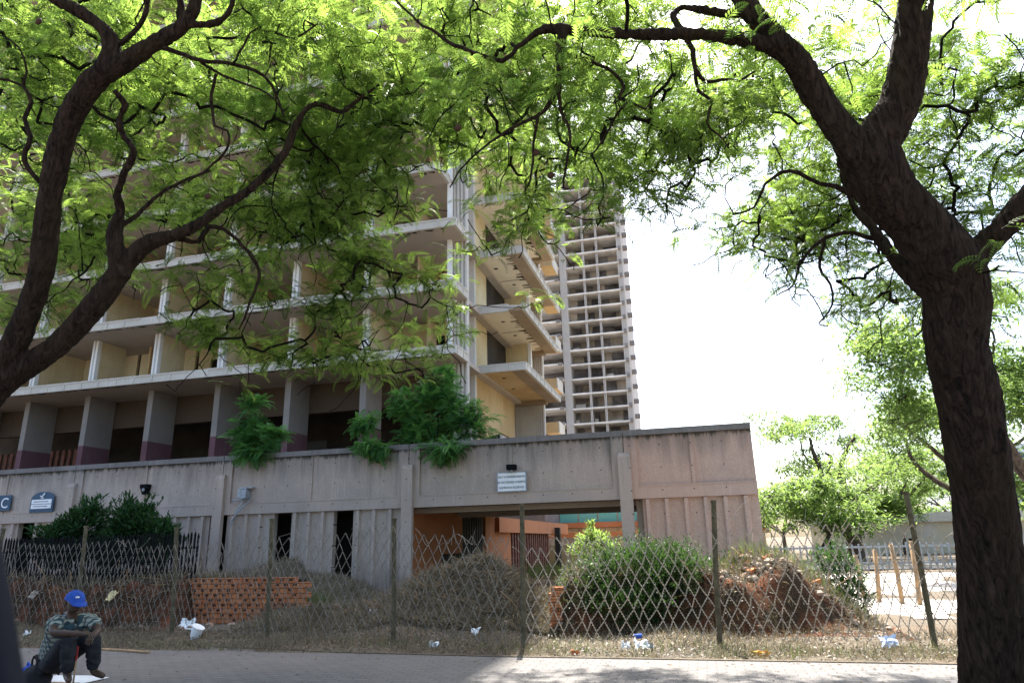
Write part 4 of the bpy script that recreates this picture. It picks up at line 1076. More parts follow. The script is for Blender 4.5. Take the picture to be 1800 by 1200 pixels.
# bushes: small-leaved clumps
def bush(label, blobs, mat, lsize, name='bush', cat='bush', base=None, grp=None, hang=0.0):
    t = thing(name, label, cat, tuple(map(float, base)), grp)
    C_, X_ = [], []
    m = MB(); b = np.array(base, float)
    for c, r, n in blobs:
        c = np.array(c, float)
        for _ in range(max(4, n//350)):
            e = c+norm(rng.normal(0, 1, 3))*np.array(r)*.9
            m.tube(wig(b+rng.normal(0, .12, 3)*np.array([1, 1, 0]), e, .15, .12), .008, 4, False)
        v = norm(rng.normal(0, 1, (n, 3))); k = rng.uniform(.25, 1, (n, 1))**.5
        lump = 1+.18*np.sin(v[:, :1]*7+c[0])*np.cos(v[:, 2:]*6)
        C_.append(c+v*np.array(r)*k*lump); X_.append(v)
    for c, r, n in blobs:      # shoots that break the outline
        for _ in range(max(3, n//260)):
            v = norm(rng.normal(0, 1, 3)+np.array([0, -.3, .9])); q = rng.uniform(.75, 1.45, 26)[:, None]
            s_ = np.array(c)+v*np.array(r)*q+rng.normal(0, .035, (26, 3)); C_.append(s_); X_.append(np.tile(v, (26, 1)))
            m.tube(wig(np.array(c, float)+v*np.array(r)*.6, np.array(c)+v*np.array(r)*1.4, .12, .1), .004, 4, False)
    P = np.concatenate(C_); vv = np.concatenate(X_)
    X, Y, Z = frames(norm(vv+rng.normal(0, .7, vv.shape)+np.array([0, 0, hang])))
    N = len(P)
    V, Fi, Ti = instance(*LEAF, P, X, Y, Z, lsize*rng.uniform(.6, 1.5, N), np.clip(rng.normal(.5, .3, N), 0, 1))
    m.build('stem', MT['twig'], t)
    link('foliage', npmesh('foliage', V, Fi, 4, Ti), mat, t)
bush('dark oleander bush behind the palisade fence at its left end', [(aty(105, 955, 16), (.75, .5, .55), 3000), (aty(150, 930, 16), (.6, .5, .7), 2600)], MT['leafd'], .16, base=(aty(125, 1010, 16)[0], 16, .8), hang=.5)
bush('dark oleander bush behind the palisade fence at its right end', [(aty(235, 930, 16), (.7, .5, .7), 3200), (aty(275, 950, 16), (.6, .4, .55), 2300), (aty(200, 960, 16), (.6, .5, .5), 2000)], MT['leafd'], .16, base=(aty(240, 1010, 16)[0], 16, .8), hang=.5)
bush('dense low green bush covering the left half of the red earth mound',
     [(aty(1110, 1015, 13.2), (.95, .7, .55), 12000), (aty(1190, 1020, 13.4), (.8, .7, .52), 9000), (aty(1030, 1040, 13.0), (.5, .5, .36), 5000), (aty(1090, 1065, 12.6), (.9, .4, .32), 6000), (aty(1150, 985, 13.8), (.7, .6, .36), 4000)], MT['leafb'], .06, base=(aty(1120, 1050, 13.9)[0], 13.9, .6), hang=.6)
bush('thin straggly bush at the right end of the mound by the yard', [(aty(1478, 1010, 14.2), (.36, .4, .5), 1300), (aty(1500, 1050, 13.9), (.32, .3, .32), 800), (aty(1450, 1000, 14.4), (.35, .3, .35), 500)], MT['leafb'], .085, base=(aty(1480, 1085, 14.0)[0], 14.0, .05), hang=.3)
bush('sunlit young shrub growing in the courtyard behind the passage', [(aty(1045, 965, 30), (1.0, .8, .8), 2200)], MT['leaff'], .16, base=(aty(1045, 1000, 30)[0], 30, 0), hang=.4)

# ============================================================ GRASS
def blades(name, n, xr, yr, L, mat, keep=None, tmin=0, tmax=1, lean=.45, flat=0.0, wscale=1.0):
    x = rng.uniform(*xr, n); y = rng.uniform(*yr, n)
    if keep is not None:
        k = keep(x, y); x, y = x[k], y[k]
    n = len(x); z = gz(x, y)
    up = norm(np.stack([rng.normal(0, lean, n), rng.normal(0, lean, n), np.full(n, 1-flat)+rng.normal(0, .1, n)], 1))
    s = norm(np.cross(up, rng.normal(0, 1, (n, 3)))); f_ = np.cross(up, s)
    V, Fi, Ti = instance(BLADE[0]*np.array([1, wscale, 1]), BLADE[1], np.stack([x, y, z-.01], 1), f_, s, up, L*rng.uniform(.4, 1.5, n), rng.uniform(tmin, tmax, n))
    return V, Fi, Ti
def stuff(name, parts, mat, label):
    V, Fi, Ti = catmesh(parts)
    o = link(name, npmesh(name, V, Fi, 4, Ti), mat); o['kind'] = 'stuff'; o['label'] = label; o['category'] = name.replace('_', ' ')
patch = lambda x, y: (np.sin(x*1.7+1)+np.sin(y*2.3+x)+np.sin(x*4.1-y*1.3)*.6) > -.5
onbank = lambda x, y: ~(((x > -2.75) & (x < 2.6) & (y > 12.15) & (y < 12.95)) | ((x < -10.7) & (y > 12.6) & (y < 13.4)))
P_ = [blades('g', 34000, (-17, 4), (9.95, 12.6), .13, None, lambda x, y: patch(x, y) & (rng.uniform(0, 1, len(x)) < .8), wscale=.7),
      blades('g', 44000, (-9.0, -2.2), (12.2, 17.5), .26, None, None, flat=.55, lean=.7, wscale=.55),
      blades('g', 20000, (-11.5, -7), (13.7, 19.2), .17, None, None, flat=.3, lean=.6, wscale=.6),
      blades('g', 16000, (-2.6, 2.7), (12.85, 15.6), .20, None, lambda x, y: onbank(x, y), flat=.35, lean=.6, wscale=.6),
      blades('g', 9000, (-16.5, -10.9), (13.3, 15.5), .22, None, None, flat=.2, lean=.5, wscale=.6),
      blades('g', 1500, (-1.8, 2.4), (12.2, 12.9), .16, None, None, flat=.5, lean=.7, wscale=.6)]
def debris(n, xr, yr, size, keep=None):
    x = rng.uniform(*xr, n); y = rng.uniform(*yr, n)
    if keep is not None: k = keep(x, y); x, y = x[k], y[k]
    n = len(x); X, Y, Z = frames(norm(np.stack([rng.normal(0, 1, n), rng.normal(0, 1, n), rng.normal(0, .5, n)], 1)))
    return instance(*LEAF, np.stack([x, y, gz(x, y)+rng.uniform(0, .05, n)], 1), X, Y, Z, size*rng.uniform(.4, 1.8, n), rng.choice([0.0, 0.1, .4, 1.0], n)*rng.uniform(.7, 1, n))
P_ += [debris(24000, (-8.5, -2.3), (12.2, 17), .085), debris(22000, (-16, 4), (9.95, 12.5), .05), debris(9000, (-2.6, 2.7), (12.95, 15), .05), debris(1500, (-2.6, 2.7), (12.2, 13), .05), debris(9000, (-16.5, -11), (12.3, 13.5), .06), debris(6000, (-11, -8), (13.7, 19), .06)]
stuff('dry_grass', P_, MT['straw'], 'dry cut grass and straw covering the waste ground and heap behind the mesh fence')
P_ = [blades('g', 5000, (-15, 4.5), (9.95, 11.3), .10, None, lambda x, y: (np.sin(x*2.1)+np.sin(x*.9+y*4)) > .1, wscale=.8),
      blades('g', 600, (-2.5, 3.6), (10.0, 11.2), .15, None, None, .3, 1, wscale=.8),
      blades('g', 3500, (-11, -7.9), (13.65, 14.5), .32, None, None, wscale=.5),
      blades('g', 4500, (-1.6, 2.6), (13.2, 15.3), .30, None, None, wscale=.5),
      blades('g', 3000, (-8.3, 3), (28.5, 36), .5, None, None)]
stuff('green_grass', P_, MT['weed'], 'sparse green grass and weeds along the kerb and on the banks')
# twigs lying in the heap
m = MB()
for _ in range(900):
    x = rnd.choice([rnd.uniform(-7.2, -2.6), rnd.uniform(-2.4, 2.5), rnd.uniform(-16, -11)]); y = rnd.uniform(12.9, 15.5); z = float(gz(x, y))
    a = np.array([x, y, z+rnd.uniform(0, .06)]); d = norm(np.array([rnd.gauss(0, 1), rnd.gauss(0, 1), abs(rnd.gauss(.2, .45))]))
    m.tube(wig(a, a+d*rnd.uniform(.15, .55), .1, .12), .004+rnd.random()*.004, 4, False)
o = m.build('dead_twigs', MT['wood']); o['kind'] = 'stuff'; o['label'] = 'broken dead twigs scattered over the earth mounds'; o['category'] = 'twigs'

# ============================================================ FENCES
PST = [(-18.4, 13.0), (-15.6, 12.7), (-12.8, 12.4), (-10.1, 12.05), (-7.53, 11.35), (-4.98, 11.0), (-2.75, 10.75), (0.07, 11.12), (2.98, 11.54), (5.8, 11.8), (8.6, 12.0)]
fence = thing('mesh_fence', 'rusty diamond razor mesh fence on leaning steel posts along the kerb', 'fence', (-5, 11.0, 0))
def fx(s):     # s = x position along the fence -> y
    xs2 = [p[0] for p in PST]; return float(np.interp(s, xs2, [p[1] for p in PST]))-.05
LEANS = [(0, 0), (.05, 0), (-.1, .0), (-.17, 0), (-.12, .05), (-.04, 0), (0, .1), (.13, 0), (.0, .05), (.05, 0), (0, 0)]
for (x, y), (lx, ly) in zip(PST, LEANS):
    m = MB(); h = 2.0+rnd.uniform(-.08, .1)
    m.tube([(x, y, -.2), (x+lx*.5+rnd.uniform(-.01, .01), y+ly*.5, h*.5), (x+lx, y+ly, h)], [.042, .040, .038], 8)
    m.tube([(x+lx, y+ly, h-.02), (x+lx, y+ly, h+.02)], .046, 8)
    for zz in (.4, 1.0, 1.6): m.tube([(x+lx*zz/2-.055, y+ly*zz/2-.02, zz), (x+lx*zz/2+.055, y+ly*zz/2-.02, zz+.01)], .006, 5)
    m.build('post', MT['post'], fence, smooth=False)
def strands(x0, x1, zl, zh, fy, cw, ch, wr, barb, sag, skip=.04, seed=3):
    """diamond razor mesh; each strand is a thin zig of wire with barbs"""
    q = random.Random(seed); V = MB()
    n = int((x1-x0)/cw)
    rows = int((zh(0)-zl)/ch*2)
    def pt(i, j):   # node i (half cells) row j
        x = x0+i*cw/2; z = zl+j*ch/2
        x += .02*math.sin(i*1.3+j*.7)+.03*math.sin(z*3+x*.8); z2 = z*(1+.03*math.sin(x*1.1))-sag*math.sin(x*1.7+.5)*(z/2)
        return np.array([x, fy(x)+.05*math.sin(x*2.3+z*2), z2])
    for i in range(0, 2*n):
        for j in range(rows):
            if (i+j) % 2: continue
            a = pt(i, j)
            if a[2] > zh(a[0]): continue
            for di in (-1, 1):
                if i+di < 0 or i+di > 2*n or q.random() < skip: continue
                b = pt(i+di, j+1); d = b-a; L = np.linalg.norm(d); d /= L
                s = np.cross(d, [0, 1, 0]); s /= np.linalg.norm(s)
                k = q.uniform(-.008, .008)
                mid = (a+b)/2+s*k
                V.add([a-s*wr, a+s*wr, mid+s*wr, mid-s*wr], [(0, 1, 2, 3)]); V.add([mid-s*wr, mid+s*wr, b+s*wr, b-s*wr], [(0, 1, 2, 3)])
                V.add([a+[0, -wr, 0], a+[0, wr, 0], b+[0, wr, 0], b+[0, -wr, 0]], [(0, 1, 2, 3)])
                if barb:
                    for t in (.18, .4, .62, .84):
                        c = a+d*L*t; V.add([c-s*barb-d*.002, c-d*.011, c+s*barb+d*.002, c+d*.011], [(0, 1, 2, 3)])
    return V
top = lambda x: 1.66+.16*math.sin(x*.9+1)+.06*math.sin(x*3.1)
V = strands(-18.3, -2.8, .06, lambda x: 1.66+.16*math.sin(x*.9+1)+.06*math.sin(x*3.1), fx, .165, .31, .0038, .012, .03)
V.build('razor_mesh', MT['wirel'], fence)
V = strands(-2.7, 8.6, .06, lambda x: 1.56+.14*math.sin(x*.9+1)+.07*math.sin(x*3.1), fx, .165, .31, .0054, .015, .03, .03, 5)
V.build('razor_mesh', MT['wire'], fence)
m = MB()       # loose strands curling above the top
for _ in range(70):
    x = rnd.uniform(-12, 4.5); z = top(x)-.1; a = np.array([x, fx(x), z]); e = a+np.array([rnd.uniform(-.35, .35), rnd.uniform(-.1, .1), rnd.uniform(.05, .35)])
    m.tube(wig(a, e, .06, .2), .0035, 4, False)
m.build('loose_wire', MT['wirel'], fence)['kind'] = 'stuff'

# back fence across the yard with pale wooden posts (each its own post)
yf = thing('yard_fence', 'fine grey wire fence with leaning pale wooden posts crossing the yard on the right', 'fence', (4, 18, 0))
for (a, b, c, dd, hh) in ((1587, 1063, 1565, 955, 0), (1617, 1065, 1601, 950, 0), (1545, 1060, 1537, 965, 0), (1519, 1052, 1503, 975, 0)):
    p0 = atz(a, b); p1 = aty(c, dd, p0[1])
    m = MB(); m.tube([p0-np.array([0, 0, .15]), (p0+p1)/2+np.array([.02, 0, 0]), p1], [.052, .048, .045], 8); m.build('wooden_post', MT['wood'], yf, smooth=True)
V = strands(2.3, 6.2, .05, lambda x: 1.1+.1*math.sin(x*2), lambda x: 18.9-.45*(x-2.3), .13, .24, .003, 0, .04, .15, 9)
V.build('wire_mesh', MT['wirel'], yf)
rf = thing('road_railing', 'dark slatted railing running along the far side of the yard', 'fence', (10, 33, 0))
m = MB()
for i in range(95):
    x = -1+i*.26; m.box(x, x+.07, 33, 33.03, .05, 1.12+.04*math.sin(x))
m.box(-1, 24, 32.95, 33.0, .3, .38); m.box(-1, 24, 32.95, 33.0, .95, 1.03); m.build('railing_bars', MT['greymetal'], rf)
for i in range(9):
    m = MB(); x = -1+i*3.1; m.box(x-.05, x+.05, 32.85, 32.95, 0, 1.3); m.build('railing_post', MT['iron'], rf)

# palisade fence on the left bank
pf = thing('palisade_fence', 'black steel palisade fence on top of the red bank at the left', 'fence', (-14, 13.6, .8))
PYf = 13.55
for zz in (1.02, 1.55):
    m = MB(); m.box(-16.9, -10.95, PYf+.02, PYf+.06, zz, zz+.045); m.build('rail', MT['iron'], pf)
i = 0; x = -16.85
while x < -10.95:
    h = 1.84+rnd.uniform(-.03, .03); lx = rnd.gauss(0, .008)
    m = MB(); m.hexa([(x, PYf-.012, .72), (x+.036, PYf-.012, .72), (x+.036, PYf+.018, .72), (x, PYf+.018, .72), (x+lx, PYf-.012, h), (x+.036+lx, PYf-.012, h), (x+.036+lx, PYf+.018, h), (x+lx, PYf+.018, h)])
    m.hexa([(x+lx, PYf-.012, h), (x+.036+lx, PYf-.012, h), (x+.036+lx, PYf+.018, h), (x+lx, PYf+.018, h), (x+.014+lx, PYf, h+.07), (x+.022+lx, PYf, h+.07), (x+.022+lx, PYf+.006, h+.07), (x+.014+lx, PYf+.006, h+.07)])
    m.build('pale', MT['iron'], pf); x += .092

# ============================================================ BRICK WALL and stack
bwll = thing('brick_wall', 'low wall of orange hollow bricks standing behind the fence, left of centre', 'wall', (-9.7, 13.5, 0))
m = MB(); q = random.Random(4)
BW, BH = .215, .098
for r in range(10):
    x = -11.28+(r % 2)*BW*.5; zr = .02+r*.1
    xe = -8.25-(.1 if r == 9 else 0)-(.12*(r % 2))
    while x < xe:
        wd = BW*.95; j = q.uniform(-.008, .008)
        m.box(x, x+wd, 13.5+j, 13.62, zr-.1, zr-.1+BH)
        x += BW
m.build('brickwork', MT['brick'], bwll)
m = MB()
for r in range(10):
    x = -11.28+(r % 2)*BW*.5
    while x < -8.4:
        if q.random() < .85: m.box(x+.06, x+.145, 13.486, 13.4915, .02+r*.1-.07, .02+r*.1-.03)
        x += BW
m.build('brick_cores', plain('core_shadow', (.05, .02, .012), .2), bwll)
m = MB(); m.box(-11.25, -8.3, 13.625, 13.8, 0, .88); m.build('backing', MT['dark2'], bwll)
bst = thing('brick_stack', 'narrow stack of orange bricks at the left foot of the mound', 'bricks', (-2.5, 12.5, 0))
for r in range(8):
    j = q.uniform(-.03, .03)
    m = MB(); m.box(-2.68+j, -2.47+j, 12.38, 12.6, r*.1-.05, r*.1+.044); m.build('brick', MT['brick'], bst)
for i, (x, y, rz, lab) in enumerate([(1.05, 13.35, .5, 'loose orange brick balanced on the crest of the mound'), (1.25, 13.3, -.4, 'second orange brick tilted just right of the crest brick'),
                                     (1.75, 13.25, .2, 'half buried orange brick on the right slope of the mound'), (.75, 13.1, 1.0, 'broken orange brick low on the front of the mound crest')]):
    m = MB(); z = float(gz(x, y)); s, c = math.sin(rz), math.cos(rz)
    def rp(u, v, w_): return (x+u*c-v*s, y+u*s+v*c, z+.04+w_+u*.35*c)
    m.hexa([rp(-.1, -.05, -.04), rp(.1, -.05, -.04), rp(.1, .05, -.04), rp(-.1, .05, -.04), rp(-.1, -.05, .05), rp(.1, -.05, .05), rp(.1, .05, .05), rp(-.1, .05, .05)])
    o = m.build('loose_brick', MT['brick']); tagp(o, label=lab, category='brick', group='bricks on the mound')
m = MB()
for _ in range(240):
    k = rnd.random()
    if k < .7: x = rnd.gauss(1.0, .75); y = rnd.uniform(12.8, 14.2)
    else: x = rnd.uniform(-16, 3); y = rnd.uniform(12.2, 14.5)
    r = rnd.uniform(.02, .085); z = float(gz(x, y)); m.blob((x, y, z+r*.3), (r*rnd.uniform(.7, 1.3), r, r*rnd.uniform(.5, .9)), 7, 5, .25, rnd.randint(0, 9999))
o = m.build('rubble', concrete('rubble', (.42, .34, .27), .1, (.3, .13, .07), scale=3)); o['kind'] = 'stuff'; o['label'] = 'pale stones and broken rubble scattered over the mound'; o['category'] = 'rubble'

# ============================================================ LITTER
def paper(name, label, px, py, Y, sx, sz, mat, cat='litter', sd=0, flat=.25):
    p = aty(px, py, Y); zg = float(gz(p[0], p[1])) if Y > 9.9 else 0
    q = random.Random(sd+31); c = np.array([p[0], p[1], max(p[2], zg+.02)])
    n = 6; V, Fc = [], []
    for i in range(n):
        for j in range(n):
            u, v = i/(n-1)-.5, j/(n-1)-.5
            V.append((c[0]+u*sx+q.uniform(-.02, .02), c[1]+v*sz*.8+q.uniform(-.03, .03), c[2]+v*sz*.8+q.uniform(-.03, .03)+abs(u)*.05))
    for i in range(n-1):
        for j in range(n-1): Fc.append((i*n+j, (i+1)*n+j, (i+1)*n+j+1, i*n+j+1))
    me = bpy.data.meshes.new(name); me.from_pydata(V, [], Fc); me.update()
    me.materials.append(mat); o = bpy.data.objects.new(name, me); COL.objects.link(o)
    sdm = o.modifiers.new('t', 'SOLIDIFY'); sdm.thickness = .004
    dg = bpy.context.evaluated_depsgraph_get(); m2 = bpy.data.meshes.new_from_object(o.evaluated_get(dg)); o.modifiers.clear(); o.data = m2
    m2.transform(Matrix.Translation(-Vector(c))); o.location = c
    return tagp(o, label=label, category=cat)
W_ = MT['whitepl']
t = thing('plastic_bucket', 'white plastic bucket lying tipped in the grass before the brick wall', 'bucket', tuple(atz(343, 1112, .0)))
b = atz(346, 1110, .13)
m = MB(); m.tube([b+[-.06, .02, -.12], b+[.02, 0, .08]], [.075, .105], 14); m.tube([b+[.018, 0, .075], b+[.026, 0, .09]], .112, 14); m.build('bucket_body', W_, t, smooth=False)
m = MB(); m.tube([b+[-.1, -.02, .05], b+[-.2, -.05, .06], b+[-.25, -.03, .1]], .012, 6); m.build('handle', W_, t)
paper('paper_sheet', 'crumpled white sheet left of the tipped bucket', 330, 1095, 11.9, .28, .14, W_, sd=1)
paper('plastic_bag', 'white plastic bag caught on the left slope of the grass heap', 654, 1077, 13.2, .14, .12, W_, 'bag', 2)
paper('paper_scrap', 'white paper scrap in the middle of the grass heap foot', 836, 1110, 11.9, .14, .10, W_, sd=3)
paper('paper_scrap', 'pale torn scrap on the verge near the kerb below the heap', 762, 1135, 10.6, .16, .08, W_, sd=4)
paper('plastic_bag', 'white plastic bag at the foot of the mound, left of the blue can', 1100, 1135, 10.9, .13, .10, W_, 'bag', 5)
paper('plastic_bag', 'larger crumpled white bag right below the blue can', 1128, 1134, 10.9, .20, .13, W_, 'bag', 6)
paper('paper_scrap', 'grey paper strip right of the larger white bag', 1142, 1136, 10.95, .10, .09, MT['greymetal'], sd=7)
paper('paper_scrap', 'orange scrap at the kerb edge below the bush', 1012, 1152, 10.1, .10, .04, MT['orange'], sd=8)
paper('food_wrapper', 'orange food wrapper on sunlit sand by the kerb', 1337, 1150, 10.25, .22, .06, plain('wrapper', (.75, .36, .06), .1), 'wrapper', 9)
paper('plastic_bag', 'bluish white bag in the shade at the right end of the mound', 1562, 1128, 11.3, .22, .16, plain('bluebag', (.55, .62, .78), .1), 'bag', 10)
paper('cardboard_scrap', 'yellowish cardboard scrap caught high in the mesh at the left', 197, 1048, 12.5, .17, .22, plain('card', (.55, .47, .26), .15), 'cardboard', 11)
paper('paper_scrap', 'pale bundle caught on the bank behind the seated man', 59, 1045, 12.9, .18, .16, plain('bundle', (.35, .30, .25), .15), sd=12)
paper('paper_scrap', 'tiny white scrap at the kerb left of the seated man', 46, 1118, 11.2, .1, .08, W_, sd=13)
c_ = aty(1122, 1118, 11.6); t = thing('drink_can', 'blue drink can lying above the white bags', 'can', tuple(map(float, c_)))
m = MB(); m.tube([c_+[-.07, 0, 0], c_+[.06, .02, .01]], .034, 12); m.build('can_body', MT['blue'], t); m = MB(); m.tube([c_+[-.075, 0, 0], c_+[-.0705, 0, 0]], .03, 12); m.build('can_lid', MT['greymetal'], t)
m = MB()
for _ in range(500):
    x = rnd.uniform(-14, 4); y = rnd.uniform(9.3, 11) if rnd.random() < .7 else rnd.uniform(6, 9.8)
    z = .004 if y < edgeY(x)+.1 else float(gz(x, y))+.004
    r = rnd.uniform(.012, .035); a = rnd.uniform(0, 6.28)
    dx, dy = math.cos(a)*r, math.sin(a)*r
    m.add([(x-dx, y-dy, z), (x+dy*.4, y-dx*.4, z+.008), (x+dx, y+dy, z+.003), (x-dy*.4, y+dx*.4, z+.006)], [(0, 1, 2, 3)])
o = m.build('fallen_leaves', plain('dead_leaf', (.16, .10, .045), .5, 30)); o['kind'] = 'stuff'; o['label'] = 'small dead leaves scattered on the paving and kerb'; o['category'] = 'leaves'
# stone cover frame line on the paving near the man
m = MB(); a = atz(170, 1142); b = atz(262, 1148); m.tube([a+[0, 0, .02], (a+b)/2+[0, .03, .02], b+[0, 0, .02]], .022, 6)
tagp(m.build('wooden_lath', MT['wood']), label='thin pale lath lying on the paving right of the seated man', category='lath')

# ============================================================ SEATED MAN
DM = 7.55
def J(px, py, dd=0.0): return tuple(map(float, atd(px, py, DM+dd)))
mb_ = J(110, 1180, .1)
man = thing('person', 'seated man in blue cap and checked shirt with forearms resting on his knees', 'person', (mb_[0], mb_[1], 0))
pel = J(90, 1166, .12); sp1 = J(98, 1138, .10); sp2 = J(112, 1106, .04); nk = J(126, 1079, 0); nk2 = J(129, 1070, -.01)
shR, shL = J(96, 1089, -.08), J(157, 1087, .12)
elR, elL = J(93, 1112, -.26), J(173, 1107, -.02)
wrR, wrL = J(146, 1113, -.34), J(163, 1117, -.20)
hiR, hiL = J(88, 1168, -.02), J(98, 1166, .22)
knR, knL = J(121, 1121, -.30), J(164, 1118, -.08)
anR, anL = J(118, 1186, -.30), J(164, 1180, -.06)
toR, toL = J(122, 1197, -.42), J(184, 1188, -.12)
body = [[(pel, .13), (sp1, .125), (sp2, .13), (nk, .058), (nk2, .055)],
        [(sp2, .13), (shR, .062), (elR, .043), (wrR, .029)],
        [(sp2, .13), (shL, .062), (elL, .043), (wrL, .029)],
        [(pel, .13), (hiR, .088), (knR, .062), (anR, .042), (toR, .03)],
        [(pel, .13), (hiL, .088), (knL, .062), (anL, .042), (toL, .03)]]
hc = np.array(J(131, 1058, -.03))
face = norm(np.array(CR)*.75-np.array(CF)*.45+np.array([0, 0, -.12])); upv = norm(np.array([0, 0, 1.0])-face*face[2]); side = np.cross(upv, face)
def HP(f_, s_, u_): return tuple(hc+face*f_+side*s_+upv*u_)
body.append([(nk2, .055), (HP(-.015, 0, -.07), .058), (HP(0, 0, 0), .082), (HP(-.005, 0, .055), .07)])
body.append([(HP(0, 0, 0), .082), (HP(.06, 0, -.05), .042), (HP(.085, 0, -.075), .024)])
# hands: palm and five fingers each, curled over the knee
def hand(w0, w1, spread, curl):
    w0, w1 = np.array(w0), np.array(w1); d = norm(w1-w0); pn = norm(np.cross(d, [0, 0, 1.0])); dn = np.array([0, 0, -1.0])
    palm = w1+d*.055; ch = [[(tuple(w1), .029), (tuple(palm), (.034, .020))]]
    for i, ln in enumerate((.062, .072, .068, .052)):
        o_ = palm+pn*(i-1.5)*.020; k = o_+d*.02
        a = k+d*ln*.55+dn*ln*.15*curl; b = a+d*ln*.35+dn*ln*.45*curl
        ch.append([(tuple(palm), (.034, .020)), (tuple(k), .010), (tuple(a), .0088), (tuple(b), .0075)])
    th = w1+d*.02+pn*-.034; ch.append([(tuple(w1+d*.01), .022), (tuple(th), .011), (tuple(th+d*.03+dn*.012), .009)])
    return ch
body += hand(elR, wrR, 1, 1.0); body += hand(elL, wrL, 1, 1.2)
skinbody('body', body, MT['skin'], man)
m = MB(); m.blob(HP(.10, 0, -.012), (.016, .014, .02), 8, 6)
for s in (-1, 1): m.blob(HP(-.01, s*.086, -.01), (.012, .018, .03), 8, 6)
m.build('nose_and_ears', MT['skin'], man, smooth=True)
m = MB()
for s in (-1, 1): m.blob(HP(.083, s*.032, .018), (.01, .01, .007), 8, 6)
m.build('eye', plain('eye_white', (.3, .28, .25), .1), man, smooth=True)
m = MB(); m.blob(HP(.092, 0, -.052), (.018, .026, .008), 8, 6); m.build('mouth', plain('lips', (.07, .03, .025), .1), man, smooth=True)
# shirt, trousers
k = lambda p, q, t: tuple(np.array(p)*(1-t)+np.array(q)*t)
shirt = [[(k(pel, sp1, .1), .160), (sp1, .158), (k(sp1, sp2, .5), .155), (sp2, .152), (k(sp2, nk, .6), .09), (nk, .068)],
         [(sp2, .152), (shR, .086), (k(shR, elR, .75), .078)],
         [(sp2, .152), (shL, .086), (k(shL, elL, .75), .078)]]
skinbody('shirt', shirt, MT['shirt'], man, 3, fold=.022)
tr = [[(k(pel, sp1, .15), .150), (pel, .150), (hiR, .110), (k(hiR, knR, .5), .098), (knR, .084), (k(knR, anR, .5), .074), (k(knR, anR, .93), .068)],
      [(pel, .150), (hiL, .110), (k(hiL, knL, .5), .098), (knL, .084), (k(knL, anL, .5), .074), (k(knL, anL, .93), .068)]]
skinbody('trousers', tr, MT['trouser'], man, 3, fold=.02)
for a, b in ((anR, toR), (anL, toL)):
    a, b = np.array(a), np.array(b); a2 = np.array([a[0], a[1], .05]); b2 = np.array([b[0], b[1], .03]); d = norm(b2-a2)
    skinbody('shoe', [[(tuple(a2-d*.06+np.array([0, 0, .02])), .045), (tuple(a2+d*.04), .05), (tuple(a2+d*.12), .045), (tuple(a2+d*.2-np.array([0, 0, .012])), .034)]], MT['trouser'], man)
# cap
cap = MB(); seg, rg = 18, 8; V = []; Fc = []
for i in range(rg+1):
    ph = i/rg*math.pi/2*.98
    for j in range(seg):
        th = 2*math.pi*j/seg; V.append(HP(-.012+.108*math.cos(ph)*math.cos(th), .098*math.cos(ph)*math.sin(th), .028+.098*math.sin(ph)))
for i in range(rg):
    for j in range(seg): Fc.append((i*seg+j, i*seg+(j+1) % seg, (i+1)*seg+(j+1) % seg, (i+1)*seg+j))
Fc.append(tuple(range(rg*seg, rg*seg+seg)))
cap.add(V, Fc); o = cap.build('cap', MT['blue'], man, smooth=True)
br = MB(); V = []
for i in range(9):
    th = -1.15+2.3*i/8
    V += [HP(-.012+.105*math.cos(th), .096*math.sin(th), .030), HP(.085+.085*math.cos(th)*1.0, .088*math.sin(th), .012), HP(.085+.085*math.cos(th)*1.0, .088*math.sin(th), .006), HP(-.012+.105*math.cos(th), .096*math.sin(th), .022)]
Fc = []
for i in range(8):
    a, b = i*4, i*4+4; Fc += [(a, a+1, b+1, b), (a+1, a+2, b+2, b+1), (a+2, a+3, b+3, b+2)]
br.add(V, Fc); br.build('cap_brim', MT['blue'], man, smooth=True)
pt_ = MB(); pt_.blob(HP(.085, -.035, .085), (.022, .022, .012), 8, 5); pt_.build('cap_badge', W_, man, smooth=True)
# his things
p = np.array(J(92, 1190, .1)); t = thing('seat_crate', 'low brown box the man sits on', 'crate', (p[0], p[1], 0))
m = MB(); m.box(p[0]-.19, p[0]+.19, p[1]-.14, p[1]+.2, .005, .10); m.build('box', MT['wood'], t); m = MB()
for i in range(3): m.box(p[0]-.195, p[0]+.195, p[1]-.146, p[1]-.1405, .015+i*.03, .035+i*.03)
m.build('slat', MT['ochre'], t)
p = np.array(J(66, 1170, .2)); t = thing('bag', 'slumped dark bag behind the seated man', 'bag', (p[0], p[1], 0))
m = MB(); m.blob((p[0], p[1], .14), (.17, .15, .17), 14, 9, .08, 3); m.build('bag_body', MT['trouser'], t, smooth=True); m = MB(); m.tube(smooth_path([(p[0]-.08, p[1], .28), (p[0]-.02, p[1]-.05, .40), (p[0]+.07, p[1], .28)], [.01]*3)[0], .01, 6); m.build('strap', MT['iron'], t)
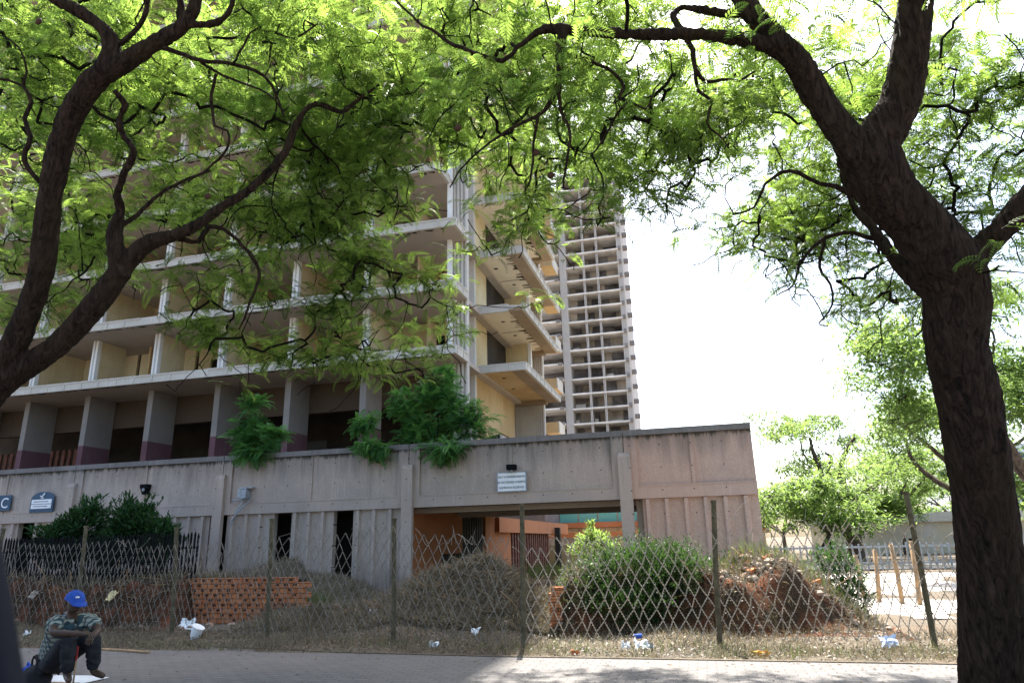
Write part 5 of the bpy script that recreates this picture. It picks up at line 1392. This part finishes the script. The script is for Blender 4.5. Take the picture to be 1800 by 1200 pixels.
a, b = np.array(J(137, 1135, -.24)), np.array(J(130, 1192, -.34)); t = thing('walking_stick', 'thin red and brown stick held between the man\'s knees', 'stick', (float(b[0]), float(b[1]), 0))
m = MB(); m.tube([a, (a*.55+b*.45)], .010, 8); m.build('red_grip', plain('red_paint', (.35, .03, .025), .2), t); m = MB(); m.tube([(a*.55+b*.45), [b[0], b[1], .0]], .009, 8); m.build('shaft', MT['wood'], t)
c0 = atz(150, 1192); m = MB()
m.add([(c0[0]-.62, c0[1]-.35, .006), (c0[0]+.28, c0[1]-.30, .010), (c0[0]+.32, c0[1]+.05, .014), (c0[0]-.05, c0[1]+.10, .02), (c0[0]-.58, c0[1]+.12, .010)], [(0, 1, 2, 3, 4)])
tagp(m.build('plastic_sheet', MT['whitepl']), label='white plastic sheet spread on the paving under the man\'s feet', category='sheet')
p = atz(48, 1188); t = thing('plastic_bag', 'small blue bag on the ground left of the seated man', 'bag', (float(p[0]), float(p[1]), 0))
m = MB(); m.blob((p[0], p[1], .06), (.1, .09, .07), 10, 7, .15, 8); m.build('bag_body', MT['blue'], t, smooth=True); m = MB(); m.tube([(p[0]-.03, p[1], .12), (p[0], p[1]-.02, .17), (p[0]+.03, p[1], .12)], .012, 6); m.build('bag_handle', MT['blue'], t)

# ============================================================ THE CAR THE PHOTO IS TAKEN FROM
def near(px, py, d): return atd(px, py, d)
cp_ = near(-60, 1200, .42)
car = thing('car_door', 'dark edge of the car window out of focus at the lower left corner', 'car', tuple(map(float, cp_)))
P, Rr = smooth_path([near(-62, 760, .50), near(-54, 900, .47), near(-42, 1020, .44), near(-30, 1130, .42), near(-16, 1240, .40), near(4, 1400, .38)], [.010, .014, .0165, .0175, .018, .019], .03)
m = MB(); m.tube(P, list(Rr), 12); m.build('window_seal', plain('car_rubber', (.004, .005, .008), .2, 9, .95, .1, 0, .02), car, smooth=True)
P2 = P+np.array(-CR)*.045; m = MB(); m.tube(P2, [.035]*len(P2), 12); m.build('door_frame', plain('car_paint', (.004, .008, .02), .1, 9, .8, .05, 0, .05), car, smooth=True)
